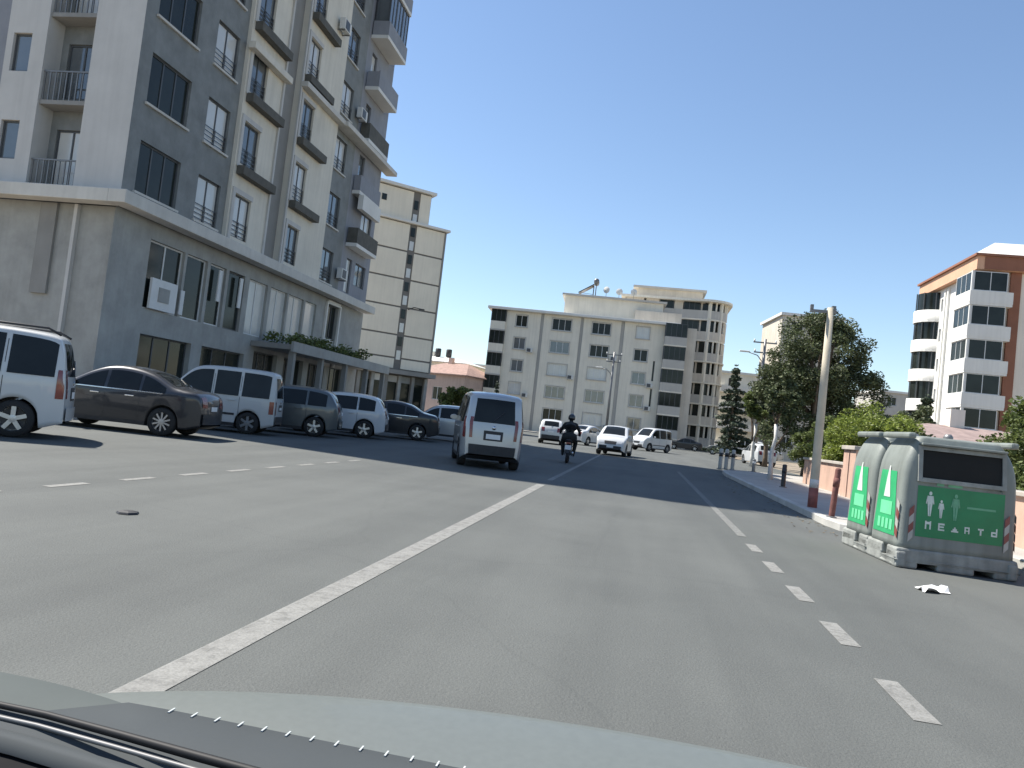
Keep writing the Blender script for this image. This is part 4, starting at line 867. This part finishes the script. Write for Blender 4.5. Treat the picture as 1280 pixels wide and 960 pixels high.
def car(name, kind, label, loc, head, pm, group=None, rim='five', trim=True, bumper=BLACKP, rails=False, cat='car', details=True):
    s = SPEC[kind]; t = thing(name, label, cat, loc, head, group); L, W, zb, tum, wr = s['L'], s['W'], s['zb'], s['tum'], s['wr']
    N = 150; ol = catmull(s['pts'], N); Ra = wr+.05
    def zhi(x):
        for i in range(N):
            if ol[i].x <= x <= ol[i+1].x and ol[i+1].x > ol[i].x: return ol[i].y+(ol[i+1].y-ol[i].y)*(x-ol[i].x)/(ol[i+1].x-ol[i].x)
        return ol[0].y
    def zlo(x):
        z = .2
        for xw in s['wx']:
            d = abs(x-xw)
            if d < Ra: z = max(z, wr+math.sqrt(Ra*Ra-d*d))
        if abs(x) > L/2-.3: z = max(z, .2+.1*(abs(x)-(L/2-.3))/.3)
        return z
    def hw(x, z, zt):
        e = max(0, (abs(x)-(L/2-.42))/.42)
        y_ = W*(1-.035*abs(2*x/L)**3-.13*e*e)
        y_ -= tum*(z-zb)*min(1,(z-zb)/.12) if z > zb else .055*((zb-z)/zb)**2
        d = zt-z; f = .075
        if d < f: y_ -= f*(1-math.sqrt(max(0, 1-(1-d/f)**2)))
        return y_
    def opt(i_f):
        i = min(N-1, max(0, int(i_f))); f = i_f-i; return ol[i].lerp(ol[i+1], f)
    def top(i_f, tt, e=0):
        p = opt(i_f); q0, q1 = opt(max(0,i_f-1)), opt(min(N,i_f+1)); d = (q1-q0).normalized(); nx, nz = -d.y, d.x
        k = s['crown']*(1-tt*tt)*1.3 + e; return (p.x+nx*k, tt*hw(p.x, p.y, p.y), p.y+nz*k)
    b = MB(); rs = [0,.06,.16,.3,.45,.6,.72,.82,.9,.95,.98,1]
    for sd in (1,-1):
        cols_ = []
        for i in range(N+1):
            x, zt = ol[i].x, ol[i].y; zl = min(zlo(x), zt-.02); cols_.append([(x, sd*hw(x, zl+(zt-zl)*r_, zt), zl+(zt-zl)*r_) for r_ in rs])
        b.grid(cols_)
    tt = [-1,-.9,-.7,-.45,-.2,0,.2,.45,.7,.9,1]
    b.grid([[top(i, k) for k in tt] for i in range(N+1)])
    b.cur = 1; b.grid([[(ol[i].x, k*hw(ol[i].x, min(zlo(ol[i].x), ol[i].y-.02), ol[i].y), min(zlo(ol[i].x), ol[i].y-.02)) for k in (-1,-.5,0,.5,1)] for i in range(N+1)])
    body = b.build('body', [pm, BLACKP], t, True)
    def idx(x=None, z=None, rear=True):
        best = None
        for i in range(N+1):
            if (ol[i].x < 0) == rear:
                d = abs(ol[i].x-x) if x is not None else abs(ol[i].y-z)
                if best is None or d < best[0]: best = (d, i)
        return best[1]
    def strip_patch(nm, i0, i1, t0, t1, e, m, parent=t, n=8, k=6):
        b = MB(); b.grid([[top(i0+(i1-i0)*a/n, t0+(t1-t0)*c/k, e) for c in range(k+1)] for a in range(n+1)]); return b.build(nm, m, parent, True)
    def side_patch(nm, x0, x1, z0, z1, e, m, sd, parent=t, follow=.10, n=10):
        b = MB(); rows = []
        for i in range(n+1):
            x = x0+(x1-x0)*i/n; zt = zhi(x); zu = max(z0+.015, min(z1, zt-follow)); rows.append([(x, sd*(hw(x, z0+(zu-z0)*k/4, zt)+e), z0+(zu-z0)*k/4) for k in range(5)])
        b.grid(rows); return b.build(nm, m, parent, True)
    for sd in (1,-1):
        for (xa, xb) in s['wins']: side_patch('side_window', xa, xb, zb+.03, 9, .006, CGLASS, sd)
        if details:
            for x in (s['wins'][1][0]-.04, s['wins'][2][0]-.04, s['wins'][2][1]+.08):
                side_patch('door_gap', x-.006, x+.006, .3, min(zb+.6, zhi(x)-.1), .003, DARKM, sd, n=1)
            for x in (s['wins'][1][0]+.08, s['wins'][2][0]+.08):
                b = MB(); y_ = sd*(hw(x, zb-.1, 2)+.012); b.box(x, x+.2, y_-.015, y_+.015, zb-.115, zb-.085); b.build('door_handle', CHROME if kind == 'sedan' else pm, t, bevel=.006)
            if trim: side_patch('side_moulding', s['wx'][0]+Ra+.02, s['wx'][1]-Ra-.02, .5, .56, .012, bumper, sd, follow=.02)
            side_patch('sill', s['wx'][0]+Ra, s['wx'][1]-Ra, .2, .29, .004, BLACKP, sd)
            if kind == 'sedan': side_patch('window_trim', s['wins'][0][0]+.05, s['wins'][2][1]-.03, zb+.005, zb+.027, .012, CHROME, sd)
        x = s['wins'][2][1]-.12; y_ = sd*(W+.06); b = MB()
        b.ring([[(x+.03*q, y_+sd*(.11*math.cos(a)), zb+.1+.075*math.sin(a)) for a in [2*math.pi*k/10 for k in range(10)]] for q in (-1,1.5)], True); b.tube([(x,sd*(W-.1),zb+.04),(x,y_,zb+.08)], .02, 5); b.build('mirror', pm, t, bevel=.01)
        if rails: b = MB(); b.tube([(-1.7,sd*.62,1.82),(-1.5,sd*.63,1.92),(.1,sd*.63,1.92),(.35,sd*.62,1.82)], .022, 6); b.build('roof_rail', DARKM, t, True)
    strip_patch('windshield', idx(x=s['ws'][0], rear=False), idx(x=s['ws'][1], rear=False), -.86, .86, .006, CGLASS)
    z0, z1, tw = s['rear']; rw = strip_patch('rear_window', idx(z=z0), idx(z=z1), -tw, tw, .006, CGLASS)
    z0, z1, ta, tb_ = s['tail']
    for sd in (1,-1):
        strip_patch('taillight', idx(z=z0), idx(z=z1), sd*ta, sd*tb_, .008, TAIL, n=4, k=2)
        if kind in ('van','oldvan'): side_patch('taillight', -L/2+.03, -L/2+.15, z0, z1, .008, TAIL, sd, n=2)
        strip_patch('headlight', idx(z=.84 if kind in ('van','oldvan') else .76, rear=False), idx(z=.64, rear=False), sd*.56, sd*.98, .008, HEADL, n=4, k=3)
    rb = strip_patch('rear_bumper', idx(z=.345), idx(z=.58), -1, 1, .03, bumper, n=4, k=10)
    fb = strip_patch('front_bumper', idx(z=.345, rear=False), idx(z=.5, rear=False), -1, 1, .02, bumper if bumper is not pm else BLACKP, n=4, k=10)
    if kind in ('van','oldvan'):
        strip_patch('plate_recess', idx(z=.70), idx(z=.92), -.40, .40, .006, BLACKP, n=3, k=3)
        strip_patch('tailgate_gap', idx(z=.60), idx(z=.612), -.84, .84, .005, DARKM, n=1, k=6)
        b = MB(); q = top(idx(z=1.0), 0, .012); b.lathe([(.0,-.004),(.045,-.004),(.05,.004),(.0,.006)], 14, 'Y'); e_ = b.build('emblem', CHROME, t, True, q, R(90))
    strip_patch('number_plate', idx(z=.74 if kind != 'sedan' else .66), idx(z=.84 if kind != 'sedan' else .76), -.3, .3, .012, PLATE, n=2, k=2)
    strip_patch('number_plate', idx(z=.42, rear=False), idx(z=.52, rear=False), -.3, .3, .03, PLATE, n=2, k=2)
    strip_patch('grille', idx(z=.74, rear=False), idx(z=.56, rear=False), -.5, .5, .006, DARKM, n=3, k=4)
    if details: b = MB(); p0 = top(idx(z=s['rear'][0]+.02), .05, .03); p1 = top((idx(z=s['rear'][0])+idx(z=s['rear'][1]))/2, -.4, .02); b.tube([p0,p1], .012, 5); b.build('rear_wiper', DARKM, t)
    ty, rm, dk = wheel_meshes(wr, rim)
    for xw in s['wx']:
        for sd in (1,-1):
            e = bpy.data.objects.new('wheel', None); COL.objects.link(e); e.parent = t; e.location = (xw, sd*(W-.125), wr)
            if sd > 0: e.rotation_euler.z = math.pi
            link('tyre', ty, e); link('rim', rm, e); link('brake_disc', dk, e)
    return t
def park(rw, head, kind):
    """centre of a car whose near-side (left) rear wheel touches the ground at rw"""
    s = SPEC[kind]; f = Vector((math.cos(head), math.sin(head))); l = Vector((-f.y, f.x)); p = Vector(rw) - f*s['wx'][0] - l*(s['W']-.1); return (p.x, p.y, 0)
PK = 'cars parked nose in along the left building'
H1 = R(180-18)
h = R(213); car('parked_van', 'van', 'clean white van with black roof rails, parked next to the dark sedan', park((-10.45,11.3),h,'van'), h, P_WHITE, PK, 'five', True, P_WHITE, True, 'van')
h = R(190); car('parked_car', 'sedan', 'dark grey purple sedan with chrome window trim parked between two pale vans', park((-10.56,15.54),h,'sedan'), h, P_PURP, PK, 'alloy', False, P_PURP)
h = R(196); car('parked_van', 'oldvan', 'dusty silver white van with black side trim parked past the dark sedan', park((-10.95,20.0),h,'oldvan'), h, P_OLDW, PK, 'steel', True, BLACKP, False, 'van')
h = R(196); car('parked_car', 'hatch', 'grey green hatchback in shade beside the dusty silver white van', park((-10.25,22.9),h,'hatch'), h, P_GREY, PK, 'five', False, P_GREY)
h = R(194); car('parked_car', 'hatch', 'white hatchback in shade between the grey green and black cars', park((-9.7,25.9),h,'hatch'), h, P_WHITE, PK, 'five', False, BLACKP)
h = R(194); car('parked_car', 'sedan', 'black car in deep shade at the end of the parked row', park((-8.75,29.3),h,'sedan'), h, P_BLACK, PK, 'five', False, P_BLACK)
h = R(190); car('parked_car', 'hatch', 'silver car half hidden behind the moving silver van', park((-7.55,32.6),h,'hatch'), h, P_SILV, PK, 'five', False, P_SILV)
car('silver_van', 'van', 'silver white van seen from behind, driving through the building shadow', (-4.05,19.9,0), R(90+17), P_SILV, None, 'steel', True, BLACKP, False, 'van')
car('car', 'hatch', 'white car heading this way just past the shadow edge', (-1.3,41.3,0), R(-90-6), P_WHITE, None, 'five', False, BLACKP)
car('car', 'hatch', 'white car with dark rear glass ahead of the motorcycle rider', (-5.7,49.5,0), R(90+4), P_WHITE, None, 'five', True, BLACKP)
car('white_van', 'van', 'white van turning across the junction beyond the white oncoming car', (.9,62.5,0), R(-90-38), P_WHITE, None, 'steel', True, BLACKP, False, 'van')
car('car', 'sedan', 'white car partly hidden beyond the black clad motorcycle rider', (-3.9,57,0), R(90-25), P_WHITE, None, 'five', False, P_WHITE)
FP = 'cars parked by the far bend'
for i, (x, y_, hd, k, pm, lb) in enumerate([(8.9,84,R(170),'hatch',P_GREY,'dark grey car parked below the rounded taupe block'),(10.4,80,R(170),'van',P_WHITE,'white van parked at the far bend under the conifer'),(13.2,86,R(165),'sedan',P_SILV,'silver car parked at the far bend past the white van'),
        (8.6,58,R(100),'hatch',P_WHITE,'white car parked behind the yellowish street tree'),(5.2,92,R(175),'sedan',P_BLACK,'black car parked at the foot of the rounded taupe block')]):
    car('parked_car', k, lb, (x,y_,0), hd, pm, FP, 'five', False, pm, cat='van' if k == 'van' else 'car', details=False)

# ================================================================== MOTORCYCLE AND RIDER
MX, MY, MH = -2.42, 26.5, R(90+4)
mt = thing('motorcycle', 'black motorcycle ridden through the shadow beside the silver van', 'motorcycle', (MX, MY, 0), MH)
def moto_wheel(x):
    e = bpy.data.objects.new('wheel', None); COL.objects.link(e); e.parent = mt; e.location = (x,0,.3)
    b = MB(); b.lathe([(.22,-.05),(.28,-.055),(.305,-.02),(.305,.02),(.28,.055),(.22,.05)], 22, cap=False); b.build('tyre', TYRE, e, True)
    b = MB(); b.lathe([(.225,-.03),(.20,-.03),(.20,.03),(.225,.03)], 20, cap=False)
    for i in range(6): b.box(-.012,.012,-.02,.02,.03,.21, Matrix.Rotation(math.pi*i/3,4,'Y'))
    b.lathe([(.045,-.06),(.045,.06)], 10); b.build('rim', STEELR, e)
moto_wheel(-.62); moto_wheel(.64)
b = MB(); b.tube([(-.55,0,.42),(-.2,0,.68),(.25,0,.74),(.46,0,.86)], [.05,.08,.09,.04], 8); b.ring([[(x, w_*math.cos(a), z+h_*math.sin(a)) for a in [2*math.pi*k/10 for k in range(10)]] for x,z,w_,h_ in ((-.1,.45,.05,.05),(0,.45,.14,.16),(.25,.45,.14,.17),(.38,.48,.05,.06))]); b.build('frame_and_engine', DARKM, mt, True)
b = MB(); b.ring([[(x, w_*math.cos(a), z+h_*math.sin(a)) for a in [2*math.pi*k/12 for k in range(12)]] for x,z,w_,h_ in ((.02,.82,.05,.04),(.1,.84,.13,.1),(.3,.87,.15,.12),(.42,.88,.06,.06))]); b.build('fuel_tank', P_BLACK, mt, True)
b = MB(); b.ring([[(x, w_*math.cos(a), z+h_*math.sin(a)) for a in [2*math.pi*k/12 for k in range(12)]] for x,z,w_,h_ in ((-.78,.84,.05,.03),(-.66,.82,.12,.05),(-.3,.77,.14,.05),(0,.8,.09,.04))]); b.build('seat', BLACKP, mt, True)
for s in (-1,1):
    b = MB(); b.tube([(.64,s*.09,.3),(.5,s*.09,.72),(.44,s*.09,.94)], .022, 7); b.build('fork', METALG, mt, True)
    b = MB(); b.tube([(.44,s*.09,.98),(.42,s*.25,1.04),(.34,s*.38,1.03)], .015, 7); hb = b.build('handlebar', METALG, mt, True)
    b = MB(); b.tube([(.42,s*.28,1.05),(.44,s*.34,1.2)], .008, 5); b.ring([[(.44+q, s*.36+.06*math.cos(a), 1.23+.04*math.sin(a)) for a in [2*math.pi*k/10 for k in range(10)]] for q in (-.01,.02)]); b.build('mirror', DARKM, hb)
    b = MB(); b.tube([(-.62,s*.1,.3),(-.45,s*.12,.7)], .025, 7); b.build('shock_absorber', METALG, mt, True)
b = MB(); b.tube([(.1,-.14,.34),(-.3,-.16,.3),(-.8,-.17,.4)], [.03,.04,.05], 8); b.build('exhaust', CHROME, mt, True)
b = MB(); b.box(-.88,-.84,-.08,.08,.70,.77); b.build('taillight', TAIL, mt, bevel=.01)
b = MB(); b.box(-.9,-.885,-.11,.11,.5,.66); b.build('number_plate', PLATE, mt)
b = MB(); b.lathe([(.03,.0),(.09,.03),(.1,.1),(.06,.14)], 12, 'Y', (0,0,0)); hl = b.build('headlight', CHROME, mt, True, (.56,0,.9), R(-90))
b = MB(); b.grid([[(-.62+.33*math.cos(a), y_, .3+.33*math.sin(a)) for y_ in (-.07,0,.07)] for a in [R(60+i*12) for i in range(10)]]); b.build('rear_fender', BLACKP, mt, True)
b = MB(); b.grid([[(.64+.33*math.cos(a), y_, .3+.33*math.sin(a)) for y_ in (-.06,0,.06)] for a in [R(30+i*12) for i in range(10)]]); b.build('front_fender', P_BLACK, mt, True)
CLOTH = mat('black_clothing', (.012,.013,.012), .85, .4, 6, bump=.3, bscale=30); SKIN = mat('skin', (.42,.26,.18), .6, .08, 8); TROUS = mat('dark_trousers', (.02,.022,.028), .85, .3, 6)
pr = thing('person', 'person in black clothes and helmet leaning forward on the motorcycle', 'person', (MX, MY, 0), MH)
def skin_body(name, verts, edges, m, parent, sub=2):
    me = bpy.data.meshes.new(name); me.from_pydata([v[:3] for v in verts], edges, []); me.materials.append(m)
    o = bpy.data.objects.new(name, me); COL.objects.link(o); o.parent = parent
    o.modifiers.new('skin', 'SKIN'); me.skin_vertices[0].data.foreach_set('radius', [c for v in verts for c in (v[3], v[4] if len(v) > 4 else v[3])])
    for i, sv in enumerate(me.skin_vertices[0].data): sv.use_root = (i == 0)
    s = o.modifiers.new('subdivision', 'SUBSURF'); s.levels = sub; s.render_levels = sub
    for p in me.polygons: p.use_smooth = True
    o.modifiers['skin'].use_smooth_shade = True
    return o
V = [(-.3,0,.9,.17,.14),(-.24,0,1.08,.16,.13),(-.13,0,1.26,.19,.14),(-.02,0,1.4,.16,.12),(.06,0,1.48,.07),(.12,0,1.58,.085),(.14,0,1.68,.07)]
E_ = [(i,i+1) for i in range(6)]
for s in (-1,1):
    n = len(V); V += [(-.02,s*.2,1.4,.085),(.1,s*.33,1.2,.062),(.28,s*.36,1.08,.045),(.35,s*.36,1.045,.035)]; E_ += [(3,n),(n,n+1),(n+1,n+2),(n+2,n+3)]
    n = len(V); V += [(-.26,s*.12,.88,.125),(.12,s*.24,.78,.095),(.02,s*.2,.40,.065),(0,s*.2,.30,.05),(.14,s*.2,.27,.045)]; E_ += [(0,n),(n,n+1),(n+1,n+2),(n+2,n+3),(n+3,n+4)]
bd = skin_body('body', V, E_, CLOTH, pr)
b = MB(); b.ring([[(.13+.15*math.sin(q)*math.cos(a)*1.0, .135*math.sin(q)*math.sin(a), 1.66+.155*math.cos(q)) for a in [2*math.pi*k/16 for k in range(16)]] for q in [R(4),R(25),R(50),R(75),R(100),R(122)]]); b.build('helmet', P_BLACK, pr, True)
b = MB(); b.grid([[(.13+.158*math.sin(q)*math.cos(a), .143*math.sin(q)*math.sin(a), 1.66+.16*math.cos(q)) for a in [R(-60+i*15) for i in range(9)]] for q in (R(72),R(88),R(102))]); b.build('visor', CGLASS, pr, True)
pr.scale = (.94,.94,.94); mt.scale = (.94,.94,.94)
b = MB(); b.tube([(-.42,0,.8),(-.36,0,1.02),(-.22,0,1.28),(-.08,0,1.42)], [.3,.27,.24,.15], 14); b.build('jacket', CLOTH, pr, True)
for s in (-1,1):
    b = MB(); b.tube([(.31,s*.36,1.055),(.36,s*.36,1.045)], [.035,.04], 8)
    for k in range(4): y_ = s*(.33+.022*k); l_ = (.9,1,.95,.8)[k]; b.tube([(.36,y_,1.055),(.36+.035*l_,y_,1.06),(.365+.035*l_,y_,1.02),(.345,y_,1.005)], .0095, 6)
    b.tube([(.35,s*.325,1.04),(.35,s*.305,1.02),(.335,s*.3,1.01)], .011, 6); b.build('glove', BLACKP if s < 0 else mat('pale_glove', (.5,.5,.48), .8, .1, 9), pr, True)

# ================================================================== OWN CAR: bonnet, scuttle and wiper below the windscreen
oc = thing('own_car', 'pale grey green bonnet, dark scuttle panel and wiper of the filming car', 'car', (0, 1.2, 0))
def ooff(o): o.matrix_parent_inverse = Matrix.Translation((0, -1.2, 0)); return o
P_OWN = mat('paint_pale_grey_green', (.118,.131,.122), .5, .02, 5, coat=.1, fine=.04)
SCUT = mat('scuttle_plastic', (.060,.067,.070), .75, .05, 4, spec=.15)
def edge_y(x): return 1.075-.22*((x-.08)/.88)**2
b = MB(); rows = []
for i in range(33):
    x = -.86+1.78*i/32; yc = edge_y(x); k = abs((x-.03)/.89); zc = .852-.05*k**5
    rows.append([(x, yc-.17, zc-.012), (x, yc-.10, zc-.004), (x, yc-.03, zc), (x, yc-.006, zc-.004), (x, yc+.012, zc-.014), (x, yc+.12, zc-.075), (x, yc+.35, zc-.205), (x*.97, yc+.6, zc-.36), (x*.93, yc+.72, zc-.5), (x*.92, yc+.75, .22)])
b.grid(rows); ooff(b.build('bonnet', P_OWN, oc, True))
for s in (-1,1):
    xs = -.862 if s < 0 else .922; b = MB(); b.grid([[(xs, .80, .78), (xs-.0, edge_y(xs)+.1, .73), (xs*.97, edge_y(xs)+.6, .42), (xs*.92, edge_y(xs)+.75, .34)], [(xs, .80, .3), (xs, edge_y(xs)+.1, .3), (xs*.97, edge_y(xs)+.6, .24), (xs*.92, edge_y(xs)+.75, .22)]]); ooff(b.build('fender', P_OWN, oc))
    ty, rm, dk = wheel_meshes(.32, 'five'); e = bpy.data.objects.new('wheel', None); COL.objects.link(e); e.parent = oc; ooff(e); e.location = (.03+s*.74, 1.25, .32); e.rotation_euler.z = R(90)
    link('tyre', ty, e); link('rim', rm, e)
# scuttle: dark panel over the bonnet's rear strip, with pale clips along its front edge
def tick_y(x): return .838-.008*(x+.5)
b = MB(); rows = []
for i in range(33):
    x = -1.05+1.95*i/32; yf = tick_y(x) if x > -.56 else tick_y(-.56)-.06*min(1,(-.56-x)/.06); rows.append([(x, yf+.004, .855), (x, yf, .866), (x, .762, .868), (x, .735, .866), (x, .712, .852)])
b.grid(rows); ooff(b.build('scuttle_panel', SCUT, oc, True))
for i in range(15):
    x = -.505+i*.0295; b = MB(); yf = tick_y(x); b.box(x-.0010, x+.0010, yf-.010, yf+.003, .8665, .8678); ooff(b.build('clip', mat('pale_clip', (.42,.44,.43), .6, .05, 9), oc))
b = MB(); rows = []
for i in range(20):
    x = -.88+.30*i/19; rows.append([(x, .885-.022*max(0,(i-8)/11)**2, .850), (x, .86-.02*(i/19)**2, .8565), (x, .80, .8575), (x, .775, .85)])
b.grid(rows); ooff(b.build('scuttle_end_panel', mat('scuttle_end_grey', (.085,.096,.092), .75, .05, 5, spec=.15), oc, True))
b = MB(); b.grid([[(x,.80,.848),(x,.70,.846),(x,.25,.82)] for x in (-.95,-.6,0,.95)]); ooff(b.build('scuttle_base', mat('scuttle_base_black', (.016,.016,.017), .9, .2, 6, spec=.1), oc))
# wiper lying along the base of the screen
wl = [(-1.1,.78,.870),(-.86,.766,.872),(-.72,.757,.873),(-.60,.751,.875),(-.5,.739,.876),(-.40,.726,.877),(-.3,.716,.877),(-.1,.70,.877)]
b = MB(); b.tube(wl, [.003,.003,.0035,.004,.0045,.005,.005,.005], 8); ooff(b.build('wiper_arm', mat('wiper_black', (.010,.010,.011), .6, .1, 5, spec=.3), oc, True))
b = MB(); b.tube([(x, y_-.0135, z-.006) for x,y_,z in wl], .0026, 6); ooff(b.build('wiper_blade', mat('wiper_steel', (.16,.16,.16), .55, .1, 5, metal=.4), oc, True))
b = MB(); rows = [[(x, y_-.020, .858), (x, y_-.024, .863), (x, y_-.040, .863), (x, y_-.044, .850)] for x,y_,z in wl]; b.grid(rows); ooff(b.build('screen_seal', SCUT, oc, True))
b = MB(); rows = [[(x, y_-.072, .849), (x, y_-.076, .855), (x,y_-.12,.858), (x,y_-.2,.858), (x,y_-.4,.85)] for x,y_,z in wl]; b.grid(rows); ooff(b.build('dashboard_edge', mat('dashboard_black', (.022,.021,.023), .9, .1, 6, spec=.1), oc, True))

rng = random.Random(31); b = MB()
for i in range(260):
    y_ = 4+rng.random()**.8*27; x = (5.3 if y_ < 12.4 else 3.38) - abs(rng.gauss(0,.35)); a = rng.random()*6.28; l_ = .02+.03*rng.random(); z = .006+.006*rng.random()
    if 2.9 < x < 4.9 and 9.9 < y_ < 12.3: continue
    b.face([(x+l_*math.cos(a),y_+l_*math.sin(a),z),(x+l_*.4*math.cos(a+1.6),y_+l_*.4*math.sin(a+1.6),z+.008),(x-l_*math.cos(a),y_-l_*math.sin(a),z),(x+l_*.4*math.cos(a-1.6),y_+l_*.4*math.sin(a-1.6),z+.004)])
lt = b.build('leaf_litter', mat('dry_leaf', (.17,.12,.06), .85, .4, island=True)); struct(lt, 'stuff'); lt['label'] = 'scattered dry leaves along the right kerb'; lt['category'] = 'leaves'
